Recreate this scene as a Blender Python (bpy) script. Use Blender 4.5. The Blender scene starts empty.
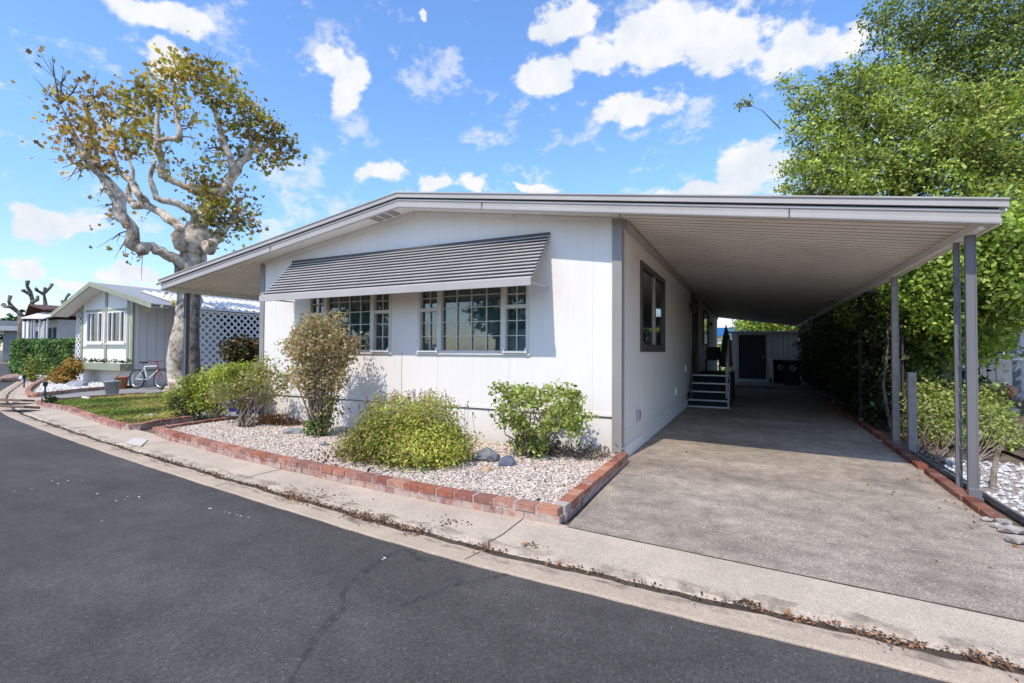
import bpy, math, random
import numpy as np
from mathutils import Vector, Matrix
random.seed(7); RNG = np.random.default_rng(7)
S = bpy.context.scene; C = S.collection
R = math.radians
# ------------------------------------------------------------------ camera
FPX, YAW, PITCH, ROLL, HC = 481.4, 0.461, 0.0197, 0.0059, 1.4
F = np.array([-math.sin(YAW)*math.cos(PITCH), math.cos(YAW)*math.cos(PITCH), math.sin(PITCH)])
R0 = np.array([math.cos(YAW), math.sin(YAW), 0.]); U0 = np.cross(R0, F)
RR = R0*math.cos(ROLL)+U0*math.sin(ROLL); UU = -R0*math.sin(ROLL)+U0*math.cos(ROLL)
def ray(x, y): return F+(x-512)/FPX*RR-(y-341.5)/FPX*UU
def gp(x, y, z=0.): d = ray(x, y); return np.array([0, 0, HC])+(z-HC)/d[2]*d
def onY(x, y, Y): d = ray(x, y); return np.array([0, 0, HC])+Y/d[1]*d
def dp(x, y, D): return np.array([0, 0, HC])+D*ray(x, y)
cam = bpy.data.objects.new('camera', bpy.data.cameras.new('camera')); C.objects.link(cam)
cam.data.sensor_width = 36; cam.data.lens = FPX*36/1024; cam.data.clip_end = 2000; cam.data.clip_start = .05
M = Matrix(((RR[0], UU[0], -F[0], 0), (RR[1], UU[1], -F[1], 0), (RR[2], UU[2], -F[2], HC), (0, 0, 0, 1)))
cam.matrix_world = M; S.camera = cam

# ------------------------------------------------------------------ node helpers
def newmat(name):
    m = bpy.data.materials.new(name); m.use_nodes = True
    nt = m.node_tree; b = nt.nodes['Principled BSDF']; return m, nt, b
def N(nt, t, **k):
    n = nt.nodes.new(t)
    for a, v in k.items():
        if a.startswith('i_'):
            key = a[2:]; key = int(key) if key.isdigit() else key.replace('_', ' ')
            n.inputs[key].default_value = v
        else: setattr(n, a, v)
    return n
def lk(nt, a, b): nt.links.new(a, b)
def ramp(nt, fac, stops):
    r = N(nt, 'ShaderNodeValToRGB'); e = r.color_ramp.elements
    while len(e) < len(stops): e.new(.5)
    for i, (p, c) in enumerate(stops):
        e[i].position = p; e[i].color = (c if len(c) == 4 else (*c, 1)) if isinstance(c, tuple) else (c, c, c, 1)
    lk(nt, fac, r.inputs[0]); return r.outputs[0]
def noise(nt, scale, detail=4, rough=.55, vec=None, stretch=None):
    n = N(nt, 'ShaderNodeTexNoise'); n.inputs['Scale'].default_value = scale; n.inputs['Detail'].default_value = detail; n.inputs['Roughness'].default_value = rough
    if vec is None: vec = N(nt, 'ShaderNodeNewGeometry').outputs['Position']
    if stretch:
        mp = N(nt, 'ShaderNodeMapping'); mp.inputs['Scale'].default_value = stretch; lk(nt, vec, mp.inputs[0]); vec = mp.outputs[0]
    lk(nt, vec, n.inputs['Vector']); return n.outputs['Fac']
def mix(nt, fac, a, b, mode='MIX'):
    m = N(nt, 'ShaderNodeMix', data_type='RGBA', blend_type=mode)
    for k, v in ((0, fac), (6, a), (7, b)):
        s = m.inputs[k]
        if hasattr(v, 'is_linked'): lk(nt, v, s)
        elif isinstance(v, tuple): s.default_value = (*v, 1) if len(v) == 3 else v
        else: s.default_value = v if k == 0 else (v, v, v, 1)
    return m.outputs[2]
def bump(nt, b, h, strength=.3, dist=.01):
    n = N(nt, 'ShaderNodeBump'); n.inputs['Strength'].default_value = strength; n.inputs['Distance'].default_value = dist
    lk(nt, h, n.inputs['Height']); lk(nt, n.outputs[0], b.inputs['Normal']); return n
def paint(name, col, rough=.5, var=.12, scale=3., metal=0., bmp=.0, dirt=0., spec=.4):
    m, nt, b = newmat(name)
    f = noise(nt, scale, 6, .6)
    dark = tuple(c*(1-var) for c in col); lite = tuple(min(1, c*(1+var*.5)) for c in col)
    c = ramp(nt, f, [(.3, dark), (.7, lite)])
    if dirt:
        z = N(nt, 'ShaderNodeSeparateXYZ'); lk(nt, N(nt, 'ShaderNodeNewGeometry').outputs['Position'], z.inputs[0])
        mr = N(nt, 'ShaderNodeMapRange'); mr.inputs[1].default_value = .05; mr.inputs[2].default_value = .55; mr.inputs[3].default_value = dirt; mr.inputs[4].default_value = 0
        lk(nt, z.outputs[2], mr.inputs[0])
        g = noise(nt, 9, 6, .7); mm = N(nt, 'ShaderNodeMath', operation='MULTIPLY'); lk(nt, g, mm.inputs[0]); lk(nt, mr.outputs[0], mm.inputs[1])
        c = mix(nt, mm.outputs[0], c, (.3, .24, .17))
    lk(nt, c, b.inputs['Base Color']); b.inputs['Roughness'].default_value = rough; b.inputs['Metallic'].default_value = metal
    b.inputs['Specular IOR Level'].default_value = spec
    if bmp: bump(nt, b, noise(nt, scale*40, 3), bmp, .004)
    return m
def attrmat(name, rough=.55, transl=.0, var=.3, nscale=6, bmp=0, spec=.3):
    """colour from the mesh's 'Col' attribute, varied by noise"""
    m, nt, b = newmat(name)
    a = N(nt, 'ShaderNodeVertexColor'); a.layer_name = 'Col'
    f = noise(nt, nscale, 4)
    g = ramp(nt, f, [(.25, 1-var), (.75, 1+var)])
    c = mix(nt, 1., a.outputs[0], g, 'MULTIPLY')
    lk(nt, c, b.inputs['Base Color']); b.inputs['Roughness'].default_value = rough; b.inputs['Specular IOR Level'].default_value = spec
    if bmp: bump(nt, b, noise(nt, nscale*12, 5), bmp, .01)
    if transl:
        t = N(nt, 'ShaderNodeBsdfTranslucent'); c2 = mix(nt, 1., c, (1.5, 1.45, .6), 'MULTIPLY'); lk(nt, c2, t.inputs[0])
        x = N(nt, 'ShaderNodeMixShader'); x.inputs[0].default_value = transl
        lk(nt, b.outputs[0], x.inputs[1]); lk(nt, t.outputs[0], x.inputs[2]); lk(nt, x.outputs[0], nt.nodes['Material Output'].inputs[0])
    return m

# ------------------------------------------------------------------ materials
def panel_mat(name, col, axis, pitch=.2, groove=.012, depth=.35, dirt=.25, seam=1.22, var=.05):
    m, nt, b = newmat(name)
    pos = N(nt, 'ShaderNodeTexCoord').outputs['Object']; s = N(nt, 'ShaderNodeSeparateXYZ'); lk(nt, pos, s.inputs[0])
    def lines(p, w):
        d = N(nt, 'ShaderNodeMath', operation='DIVIDE'); lk(nt, s.outputs[axis], d.inputs[0]); d.inputs[1].default_value = p
        f = N(nt, 'ShaderNodeMath', operation='FRACT'); lk(nt, d.outputs[0], f.inputs[0])
        a = N(nt, 'ShaderNodeMath', operation='SUBTRACT'); lk(nt, f.outputs[0], a.inputs[0]); a.inputs[1].default_value = .5
        q = N(nt, 'ShaderNodeMath', operation='ABSOLUTE'); lk(nt, a.outputs[0], q.inputs[0])
        l = N(nt, 'ShaderNodeMath', operation='LESS_THAN'); lk(nt, q.outputs[0], l.inputs[0]); l.inputs[1].default_value = w/p/2
        return l.outputs[0]
    g = lines(pitch, groove)
    if seam:
        g2 = lines(seam, .008); mx = N(nt, 'ShaderNodeMath', operation='MAXIMUM'); h = N(nt, 'ShaderNodeMath', operation='MULTIPLY'); lk(nt, g, h.inputs[0]); h.inputs[1].default_value = depth
        lk(nt, h.outputs[0], mx.inputs[0]); lk(nt, g2, mx.inputs[1]); h2 = N(nt, 'ShaderNodeMath', operation='MULTIPLY'); lk(nt, mx.outputs[0], h2.inputs[0]); h2.inputs[1].default_value = .25; g = h2.outputs[0]
    else:
        h = N(nt, 'ShaderNodeMath', operation='MULTIPLY'); lk(nt, g, h.inputs[0]); h.inputs[1].default_value = depth; g = h.outputs[0]
    f = noise(nt, 1.3, 7, .65); c = ramp(nt, f, [(.3, tuple(x*(1-var) for x in col)), (.7, col)])
    st = noise(nt, 5, 5, .7, stretch=(2.2, 2.2, .12)); stc = ramp(nt, st, [(.46, 0.), (.8, .26)])
    c = mix(nt, stc, c, tuple(x*.72 for x in col))
    c = mix(nt, g, c, tuple(x*.35 for x in col))
    mr = N(nt, 'ShaderNodeMapRange'); mr.inputs[1].default_value = .1; mr.inputs[2].default_value = .5; mr.inputs[3].default_value = dirt; mr.inputs[4].default_value = 0
    lk(nt, s.outputs[2], mr.inputs[0]); n2 = noise(nt, 7, 6, .75); mm = N(nt, 'ShaderNodeMath', operation='MULTIPLY'); lk(nt, n2, mm.inputs[0]); lk(nt, mr.outputs[0], mm.inputs[1])
    c = mix(nt, mm.outputs[0], c, (.33, .27, .2))
    lk(nt, c, b.inputs['Base Color']); b.inputs['Roughness'].default_value = .55
    iv = N(nt, 'ShaderNodeMath', operation='MULTIPLY_ADD'); lk(nt, g, iv.inputs[0]); iv.inputs[1].default_value = -1; 
    tx = noise(nt, 60, 4); tm = N(nt, 'ShaderNodeMath', operation='MULTIPLY'); lk(nt, tx, tm.inputs[0]); tm.inputs[1].default_value = .12; lk(nt, tm.outputs[0], iv.inputs[2])
    wv_ = noise(nt, 1.1, 2); wm = N(nt, 'ShaderNodeMath', operation='MULTIPLY_ADD'); lk(nt, wv_, wm.inputs[0]); wm.inputs[1].default_value = 1.6; lk(nt, iv.outputs[0], wm.inputs[2])
    bump(nt, b, wm.outputs[0], .35, .01)
    return m
M_wallF = panel_mat('front_siding', (.82, .775, .715), 0, .406, .004, .04, seam=1.22)
M_wallS = panel_mat('side_siding', (.82, .77, .71), 1, .203, .012, .55)
M_skirt = panel_mat('skirting_paint', (.80, .76, .705), 0, .6, .006, .3, .5)
M_trim = paint('grey_trim', (.29, .27, .25), .45, .12, 2)
M_fascia = paint('fascia_paint', (.44, .41, .38), .4, .10, 1.5)
M_black = paint('black_gap', (.012, .012, .014), .6, .2)
M_soff = paint('soffit_paint', (.74, .71, .67), .5, .1, 1.2)
M_pan = paint('carport_pan_paint', (.94, .87, .79), .45, .13, .9)
M_slat = paint('awning_slat_paint', (.58, .56, .54), .45, .14, 2.5)
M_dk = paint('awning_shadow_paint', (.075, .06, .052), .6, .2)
M_white = paint('white_paint', (.79, .755, .70), .45, .06, 4)
M_roofw = paint('white_roof_metal', (.64, .61, .57), .75, .12, 1.5)
M_bronze = paint('bronze_frame', (.085, .075, .068), .45, .15)
M_post = paint('post_paint', (.165, .16, .16), .42, .12, 3)
M_postw = paint('weathered_wood', (.27, .25, .22), .8, .3, 12, bmp=.4)
M_dark = paint('dark_rubber', (.015, .016, .018), .6, .2)
M_carpet = paint('dark_green_carpet', (.012, .022, .024), .95, .3, 30)
M_steel = paint('aluminium', (.5, .5, .5), .35, .1, 5, .6)
M_navy = paint('navy_plastic', (.012, .016, .05), .45, .2)
M_blue = paint('blue_enamel', (.035, .055, .34), .35, .3)
M_tan = paint('tan_frame', (.42, .38, .33), .5, .1)
M_cream = paint('cream_frame', (.66, .62, .55), .5, .1)
M_green = paint('sage_trim', (.31, .33, .23), .55, .15)
M_greenr = paint('faded_grey_roof', (.33, .34, .34), .7, .18, 2)
M_brownr = paint('brown_roof', (.11, .05, .035), .8, .3, 5)
M_wood = paint('old_plank', (.20, .13, .085), .8, .35, 9, bmp=.4)
M_dirtcl = paint('terracotta', (.42, .17, .09), .7, .2)
M_red = paint('red_paint', (.45, .03, .03), .35, .1)
M_stepwood = paint('dark_wood', (.05, .042, .038), .75, .35, 10, bmp=.3)
M_grayw = paint('blue_grey_boards', (.22, .25, .30), .7, .2, 6)
M_nwall = paint('neighbour_white', (.82, .79, .74), .6, .06, 2, dirt=.3)
M_nside = panel_mat('neighbour_siding', (.78, .74, .69), 1, .3, .02, .6, 0, 0)
M_pot = paint('galvanised', (.30, .33, .33), .5, .2, 6)
M_rock = attrmat('rock', .85, 0, .35, 9, .6)
M_stone = attrmat('gravel_stone', .8, 0, .12, 60)
M_brick = None
def glass_mat(name, tint=(.75, .85, .85)):
    m, nt, b = newmat(name)
    g = N(nt, 'ShaderNodeBsdfGlossy'); g.inputs['Roughness'].default_value = .02; g.inputs['Color'].default_value = (.95, .97, 1, 1)
    t = N(nt, 'ShaderNodeBsdfTransparent'); t.inputs['Color'].default_value = (*tint, 1)
    lw = N(nt, 'ShaderNodeFresnel'); lw.inputs[0].default_value = 1.6
    nb = N(nt, 'ShaderNodeBump'); nb.inputs['Strength'].default_value = .06; nb.inputs['Distance'].default_value = .02; lk(nt, noise(nt, 1.5, 2), nb.inputs['Height']); lk(nt, nb.outputs[0], g.inputs['Normal'])
    a = N(nt, 'ShaderNodeMath', operation='MULTIPLY_ADD'); lk(nt, lw.outputs[0], a.inputs[0]); a.inputs[1].default_value = 1.3; a.inputs[2].default_value = .06
    x = N(nt, 'ShaderNodeMixShader'); lk(nt, a.outputs[0], x.inputs[0]); lk(nt, t.outputs[0], x.inputs[1]); lk(nt, g.outputs[0], x.inputs[2])
    lk(nt, x.outputs[0], nt.nodes['Material Output'].inputs[0]); return m
M_glass = glass_mat('window_glass')
M_curt = paint('teal_curtain', (.15, .25, .25), .9, .25, 6)
M_screen = paint('dark_screen', (.04, .042, .045), .8, .3, 20)
def brick_mat():
    m, nt, b = newmat('old_brick')
    a = N(nt, 'ShaderNodeVertexColor'); a.layer_name = 'Col'
    g = ramp(nt, noise(nt, 18, 5, .7), [(.3, .75), (.7, 1.2)]); c = mix(nt, 1., a.outputs[0], g, 'MULTIPLY')
    geo = N(nt, 'ShaderNodeNewGeometry'); s = N(nt, 'ShaderNodeSeparateXYZ'); lk(nt, geo.outputs['Normal'], s.inputs[0]); p = N(nt, 'ShaderNodeSeparateXYZ'); lk(nt, geo.outputs['Position'], p.inputs[0])
    mr = N(nt, 'ShaderNodeMapRange'); mr.inputs[1].default_value = .14; mr.inputs[2].default_value = .05; mr.inputs[3].default_value = 0.; mr.inputs[4].default_value = .20; lk(nt, p.outputs[2], mr.inputs[0])
    ad = N(nt, 'ShaderNodeMath', operation='ADD'); lk(nt, mr.outputs[0], ad.inputs[0]); lk(nt, noise(nt, 7, 6, .75), ad.inputs[1])
    e = ramp(nt, ad.outputs[0], [(.58, 0.), (.76, .7)])
    c = mix(nt, e, c, (.52, .44, .38)); lk(nt, c, b.inputs['Base Color']); b.inputs['Roughness'].default_value = .85
    bump(nt, b, noise(nt, 120, 5, .7), .5, .006); return m
M_brick = brick_mat()
M_brickd = attrmat('dark_brick', .85, 0, .3, 14, .5)
M_mortar = paint('mortar', (.45, .40, .35), .9, .25, 12, bmp=.4)
def asphalt(name, c0, c1, c2, sc=1., patch=1.):
    m, nt, b = newmat(name)
    big = noise(nt, .55*sc, 6, .6); mid = noise(nt, 4*sc, 5, .65); fine = noise(nt, 190, 3, .8)
    c = ramp(nt, big, [(.3, c0), (.52, c1), (.72, c2)])
    k = ramp(nt, mid, [(.3, 1-.16*patch), (.7, 1+.18*patch)]); c = mix(nt, 1., c, k, 'MULTIPLY')
    v = N(nt, 'ShaderNodeTexVoronoi'); v.inputs['Scale'].default_value = 130; lk(nt, N(nt, 'ShaderNodeNewGeometry').outputs['Position'], v.inputs['Vector'])
    sp = ramp(nt, v.outputs['Color'], [(.15, .6), (.6, 1.05), (.85, 1.25), (.98, 2.4)]); wear = ramp(nt, noise(nt, .9, 5, .6, stretch=(.35, 1.6, 1)), [(.35, .86), (.65, 1.14)]); c = mix(nt, 1., c, wear, 'MULTIPLY'); c = mix(nt, .85, c, mix(nt, 1., c, sp, 'MULTIPLY'))
    lk(nt, c, b.inputs['Base Color']); b.inputs['Roughness'].default_value = .82; b.inputs['Specular IOR Level'].default_value = .3
    ad = N(nt, 'ShaderNodeMath', operation='ADD'); lk(nt, fine, ad.inputs[0]); lk(nt, v.outputs['Distance'], ad.inputs[1])
    bump(nt, b, ad.outputs[0], .55, .006); return m, nt, b, c
M_road = asphalt('road_asphalt', (.062, .056, .050), (.080, .072, .064), (.106, .096, .086), .8)[0]
# driveway: brown grey worn asphalt, darker deeper in
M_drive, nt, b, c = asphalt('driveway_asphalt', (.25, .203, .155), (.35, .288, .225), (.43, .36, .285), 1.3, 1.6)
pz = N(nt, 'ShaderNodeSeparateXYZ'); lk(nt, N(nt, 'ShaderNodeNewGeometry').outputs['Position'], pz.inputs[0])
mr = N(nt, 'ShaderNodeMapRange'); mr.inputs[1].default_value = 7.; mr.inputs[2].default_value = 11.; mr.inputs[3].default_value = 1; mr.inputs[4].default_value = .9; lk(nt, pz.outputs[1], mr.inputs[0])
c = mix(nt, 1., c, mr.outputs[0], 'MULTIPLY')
stn = ramp(nt, noise(nt, 1.1, 5, .6, stretch=(1, .45, 1)), [(.58, 0.), (.68, .42)]); c = mix(nt, stn, c, (.09, .08, .072))
lk(nt, c, b.inputs['Base Color'])
def concrete(name, col):
    m, nt, b = newmat(name)
    f = noise(nt, 1.6, 7, .65); c = ramp(nt, f, [(.3, tuple(x*.78 for x in col)), (.7, tuple(x*1.08 for x in col))])
    st = ramp(nt, noise(nt, 6, 6, .75), [(.55, 0.), (.75, .35)]); c = mix(nt, st, c, tuple(x*.62 for x in col))
    v = N(nt, 'ShaderNodeTexVoronoi'); v.inputs['Scale'].default_value = 150; lk(nt, N(nt, 'ShaderNodeNewGeometry').outputs['Position'], v.inputs['Vector'])
    sp = ramp(nt, v.outputs['Color'], [(.1, .78), (.5, 1.), (.95, 1.2)]); c = mix(nt, 1., c, sp, 'MULTIPLY')
    lk(nt, c, b.inputs['Base Color']); b.inputs['Roughness'].default_value = .85; b.inputs['Specular IOR Level'].default_value = .3
    bump(nt, b, noise(nt, 110, 5, .7), .4, .004); return m
M_conc = concrete('concrete', (.52, .425, .32)); M_lip = concrete('gutter_concrete', (.50, .395, .285)); M_slab = concrete('slab_concrete', (.30, .29, .27))
def dirt(name, a, bb, cc):
    m, nt, b = newmat(name); f = noise(nt, 3, 8, .7)
    lk(nt, ramp(nt, f, [(.3, a), (.5, bb), (.7, cc)]), b.inputs['Base Color']); b.inputs['Roughness'].default_value = .95
    bump(nt, b, noise(nt, 30, 8, .75), .8, .03); return m
M_dirt = dirt('dirt', (.08, .055, .035), (.16, .115, .075), (.26, .20, .14))
M_grav = dirt('gravel_base', (.26, .21, .17), (.38, .32, .27), (.50, .43, .37))
M_turf = dirt('turf_soil', (.05, .06, .02), (.09, .10, .03), (.16, .13, .06))
M_gutdirt = dirt('gutter_dirt', (.035, .025, .018), (.08, .055, .035), (.14, .095, .06))
M_far = dirt('far_ground', (.10, .10, .06), (.16, .14, .09), (.22, .19, .13))
def bark(name, a, bb, cc, sc):
    m, nt, b = newmat(name)
    f = noise(nt, sc, 6, .65); f2 = noise(nt, sc*3.1, 6, .7)
    c = ramp(nt, f, [(.36, a), (.46, bb), (.60, cc)]); k = ramp(nt, f2, [(.35, .55), (.6, 1.1)]); c = mix(nt, .7, c, mix(nt, 1., c, k, 'MULTIPLY'))
    lk(nt, c, b.inputs['Base Color']); b.inputs['Roughness'].default_value = .85; bump(nt, b, f2, .6, .03); return m
M_syc = bark('sycamore_bark', (.15, .11, .075), (.42, .34, .25), (.66, .58, .47), 3.4)
M_bark = bark('brown_bark', (.06, .048, .036), (.14, .11, .085), (.24, .20, .155), 6)
M_stem = bark('grey_stem', (.13, .095, .065), (.25, .19, .135), (.38, .31, .23), 14)
M_leafL = attrmat('light_foliage', .5, .35, .25, 1.2)
M_leafD = attrmat('dark_foliage', .5, .2, .3, 1.2)
M_leafS = attrmat('sycamore_leaves', .6, .3, .2, 1.5)
M_grass = attrmat('grass_blades', .6, .3, .3, 1.5)
M_litter = attrmat('dead_leaves', .8, .1, .25, 20)

# ------------------------------------------------------------------ mesh building
FR = {}
class MB:
    def __init__(s): s.v = []; s.f = []; s.c = []
    def add(s, vs, fs, col=None):
        n = len(s.v); s.v += [tuple(map(float, p)) for p in vs]; s.f += [tuple(i+n for i in f) for f in fs]; s.c += [col or (.5, .5, .5)]*len(fs); return s
    def box(s, c, d, rz=0, col=None, rx=0, ry=0, jit=0):
        m = Matrix.Translation(c) @ Matrix.Rotation(rz, 4, 'Z') @ Matrix.Rotation(ry, 4, 'Y') @ Matrix.Rotation(rx, 4, 'X')
        vs = []
        for sx in (-1, 1):
            for sy in (-1, 1):
                for sz in (-1, 1): vs.append(m @ Vector((sx*d[0]/2+random.uniform(-jit, jit), sy*d[1]/2+random.uniform(-jit, jit), sz*d[2]/2+random.uniform(-jit, jit))))
        return s.add(vs, [(0, 1, 3, 2), (4, 6, 7, 5), (0, 4, 5, 1), (2, 3, 7, 6), (0, 2, 6, 4), (1, 5, 7, 3)], col)
    def b2(s, a, b, col=None):  # box from corner to corner
        return s.box([(a[i]+b[i])/2 for i in range(3)], [abs(b[i]-a[i]) for i in range(3)], 0, col)
    def tube(s, pts, rad, seg=8, col=None, cap=True, jit=0):
        pts = [Vector(p) for p in pts]; rad = rad if isinstance(rad, (list, tuple)) else [rad]*len(pts)
        vs = []; fs = []; prev = None
        for i, p in enumerate(pts):
            d = (pts[min(i+1, len(pts)-1)]-pts[max(i-1, 0)]).normalized()
            if prev is None: a = d.orthogonal().normalized()
            else: a = (prev-d*prev.dot(d)); a = a.normalized() if a.length > 1e-6 else d.orthogonal().normalized()
            prev = a; bb = d.cross(a)
            for k in range(seg):
                t = 2*math.pi*k/seg; r = rad[i]*(1+random.uniform(-jit, jit)); vs.append(p+(a*math.cos(t)+bb*math.sin(t))*r)
        for i in range(len(pts)-1):
            for k in range(seg): fs.append((i*seg+k, i*seg+(k+1) % seg, (i+1)*seg+(k+1) % seg, (i+1)*seg+k))
        if cap: fs.append(tuple(range(seg))[::-1]); fs.append(tuple((len(pts)-1)*seg+k for k in range(seg)))
        return s.add(vs, fs, col)
    def beam(s, a, b, w, h, col=None):  # rectangular bar between two points
        a = Vector(a); b = Vector(b); d = (b-a).normalized(); up = Vector((0, 0, 1)) if abs(d.z) < .95 else Vector((0, 1, 0))
        x = d.cross(up).normalized(); y = x.cross(d).normalized(); vs = []
        for p in (a, b):
            for sx, sy in ((-1, -1), (1, -1), (1, 1), (-1, 1)): vs.append(p+x*sx*w/2+y*sy*h/2)
        return s.add(vs, [(3, 2, 1, 0), (4, 5, 6, 7), (0, 1, 5, 4), (1, 2, 6, 5), (2, 3, 7, 6), (3, 0, 4, 7)], col)
    def loft(s, profs, col=None, closed=True, cap=True):
        n = len(profs[0]); vs = [p for pr in profs for p in pr]; fs = []
        for i in range(len(profs)-1):
            for k in range(n if closed else n-1): fs.append((i*n+k, i*n+(k+1) % n, (i+1)*n+(k+1) % n, (i+1)*n+k))
        if closed and cap: fs.append(tuple(range(n))[::-1]); fs.append(tuple((len(profs)-1)*n+k for k in range(n)))
        return s.add(vs, fs, col)
    def rock(s, c, d, col, rz=0, seed=0, sub=2):
        rnd = random.Random(seed); import bmesh
        bm = bmesh.new(); bmesh.ops.create_icosphere(bm, subdivisions=sub, radius=1)
        pl = [Vector((rnd.gauss(0, 1), rnd.gauss(0, 1), rnd.gauss(0, 1))).normalized() for _ in range(9)]
        vs = []
        for v in bm.verts:
            p = v.co.copy(); k = 1+.12*math.sin(5*p.x+rnd.random()*.2+seed)
            for q in pl:
                dd = p.dot(q)
                if dd > .72: p -= q*(dd-.72)
            p = Vector((p.x*d[0], p.y*d[1], p.z*d[2]))*k; p.rotate(Matrix.Rotation(rz, 3, 'Z')); vs.append(p+Vector(c))
        fs = [tuple(v.index for v in f.verts) for f in bm.faces]; bm.free(); return s.add(vs, fs, col)
    def build(s, name, mat, parent=None, local=False, smooth=False, bevel=0, fix=True):
        me = bpy.data.meshes.new(name); vs = s.v
        if parent is not None and not local:
            w = FR[parent.name].inverted(); vs = [tuple(w @ Vector(p)) for p in vs]
        me.from_pydata(vs, [], s.f); me.update()
        ca = me.color_attributes.new('Col', 'FLOAT_COLOR', 'CORNER')
        buf = []
        for p, cc in zip(me.polygons, s.c): buf += [*cc, 1.]*p.loop_total
        ca.data.foreach_set('color', buf)
        if fix:
            import bmesh
            bm = bmesh.new(); bm.from_mesh(me); bmesh.ops.recalc_face_normals(bm, faces=bm.faces); bm.to_mesh(me); bm.free()
        if smooth: me.polygons.foreach_set('use_smooth', [True]*len(me.polygons))
        me.materials.append(mat); o = bpy.data.objects.new(name, me); C.objects.link(o)
        if bevel:
            bv = o.modifiers.new('bevel', 'BEVEL'); bv.width = bevel; bv.segments = 2; bv.limit_method = 'ANGLE'
        if parent is not None: o.parent = parent; FR[o.name] = FR[parent.name]
        return o
def tag(o, label, cat, group=None, kind=None):
    if label: o['label'] = label
    if cat: o['category'] = cat
    if group: o['group'] = group
    if kind: o['kind'] = kind
    return o
def thing(name, label, cat, loc=(0, 0, 0), rz=0, group=None):
    o = bpy.data.objects.new(name, None); C.objects.link(o); o.location = [float(x) for x in loc]; o.rotation_euler = (0, 0, rz); o.empty_display_size = .2
    FR[o.name] = Matrix.Translation([float(x) for x in loc]) @ Matrix.Rotation(rz, 4, 'Z'); return tag(o, label, cat, group)
def struct(o): o['kind'] = 'structure'; return o

LEAF = {'oval': [(0, -.5, 0), (.26, -.15, .06), (.24, .2, .06), (0, .5, 0), (-.24, .2, .06), (-.26, -.15, .06)],
        'blade': [(0, -.5, 0), (.12, -.1, .03), (.1, .25, .03), (0, .5, 0), (-.1, .25, .03), (-.12, -.1, .03)],
        'maple': [(0, -.45, 0), (.16, -.22, .03), (.45, -.22, .12), (.30, .02, .06), (.48, .25, .14), (.17, .22, .03), (0, .52, 0), (-.17, .22, .03), (-.48, .25, .14), (-.30, .02, .06), (-.45, -.22, .12), (-.16, -.22, .03)],
        'quad': [(-.5, -.35, 0), (.5, -.35, .1), (.45, .4, 0), (-.45, .35, .1)]}
def leaves(name, P, size, cols, mat, shape='oval', parent=None, nrm=None, nb=.6, flat=0., sv=.35, clump=1.):
    """P (n,3) world leaf centres; one polygon per leaf"""
    P = np.asarray(P, float); n = len(P); T = np.array(LEAF[shape]); K = len(T)
    z = RNG.normal(size=(n, 3))
    if flat: z[:, :2] *= (1-flat); z[:, 2] = np.abs(z[:, 2])
    if nrm is not None: z += np.asarray(nrm)*nb*2
    z /= np.linalg.norm(z, axis=1)[:, None]
    a = RNG.normal(size=(n, 3)); x = np.cross(a, z); x /= np.linalg.norm(x, axis=1)[:, None]; y = np.cross(z, x)
    sz = (np.asarray(size)*(1+RNG.uniform(-sv, sv, n)))[:, None, None] if np.ndim(size) == 0 else (np.asarray(size))[:, None, None]
    V = P[:, None, :]+sz*(T[None, :, 0:1]*x[:, None, :]+T[None, :, 1:2]*y[:, None, :]+T[None, :, 2:3]*z[:, None, :])
    V = V.reshape(-1, 3)
    if parent is not None:
        w = np.array(FR[parent.name].inverted()); V = V @ w[:3, :3].T+w[:3, 3]
    me = bpy.data.meshes.new(name); me.vertices.add(n*K); me.vertices.foreach_set('co', V.ravel())
    me.loops.add(n*K); me.loops.foreach_set('vertex_index', np.arange(n*K, dtype=np.int32))
    me.polygons.add(n); me.polygons.foreach_set('loop_start', np.arange(0, n*K, K, dtype=np.int32)); me.polygons.foreach_set('loop_total', np.full(n, K, dtype=np.int32))
    me.update(); ca = me.color_attributes.new('Col', 'FLOAT_COLOR', 'CORNER')
    cols = np.asarray(cols, float); ci = RNG.integers(0, len(cols), n) if cols.shape[0] != n else np.arange(n)
    lo_ = 1+.30*np.sin(P[:, 0]*2.9+P[:, 2]*1.7)*np.sin(P[:, 1]*2.3+1)*clump+.22*np.sin(P[:, 2]*5.1+P[:, 0]*4.)*clump; cc = cols[ci]*(1+RNG.uniform(-.22, .22, (n, 1)))*lo_[:, None]; cc = np.c_[cc*(1.27 if mat.name == 'light_foliage' else 1.), np.ones(n)]
    ca.data.foreach_set('color', np.repeat(cc, K, axis=0).ravel()); me.materials.append(mat)
    o = bpy.data.objects.new(name, me); C.objects.link(o)
    if parent is not None: o.parent = parent; FR[o.name] = FR[parent.name]
    return o
def blob(c, r, n, sprig=10, spread=.12, shell=.55, squash=None):
    """leaf centres in sprigs through an ellipsoid, denser to its outside, with holes"""
    c = np.asarray(c, float); r = np.asarray(r if np.ndim(r) else [r]*3, float)
    m = max(1, n//sprig); d = RNG.normal(size=(m, 3)); d /= np.linalg.norm(d, axis=1)[:, None]
    k = RNG.uniform(0, 1, m)**shell; k = .35+.65*k; lump = 1+.22*np.sin(d[:, 0]*5+c[0]*3)*np.sin(d[:, 1]*6+c[1])+.12*np.sin(d[:, 2]*7+c[2]*5)
    q = c+d*(k*lump)[:, None]*r
    Q = np.repeat(q, sprig, axis=0)+RNG.normal(size=(m*sprig, 3))*spread; D = np.repeat(d, sprig, axis=0)
    D = D+np.array([0, -.15, .5]); return Q, D
G_L = [(.13, .19, .030), (.17, .23, .045), (.10, .155, .03), (.21, .26, .07), (.08, .13, .025)]
G_M = [(.06, .11, .02), (.09, .15, .03), (.045, .08, .018), (.12, .17, .04)]
G_D = [(.022, .042, .012), (.03, .055, .016), (.018, .032, .010), (.045, .07, .02)]

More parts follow.
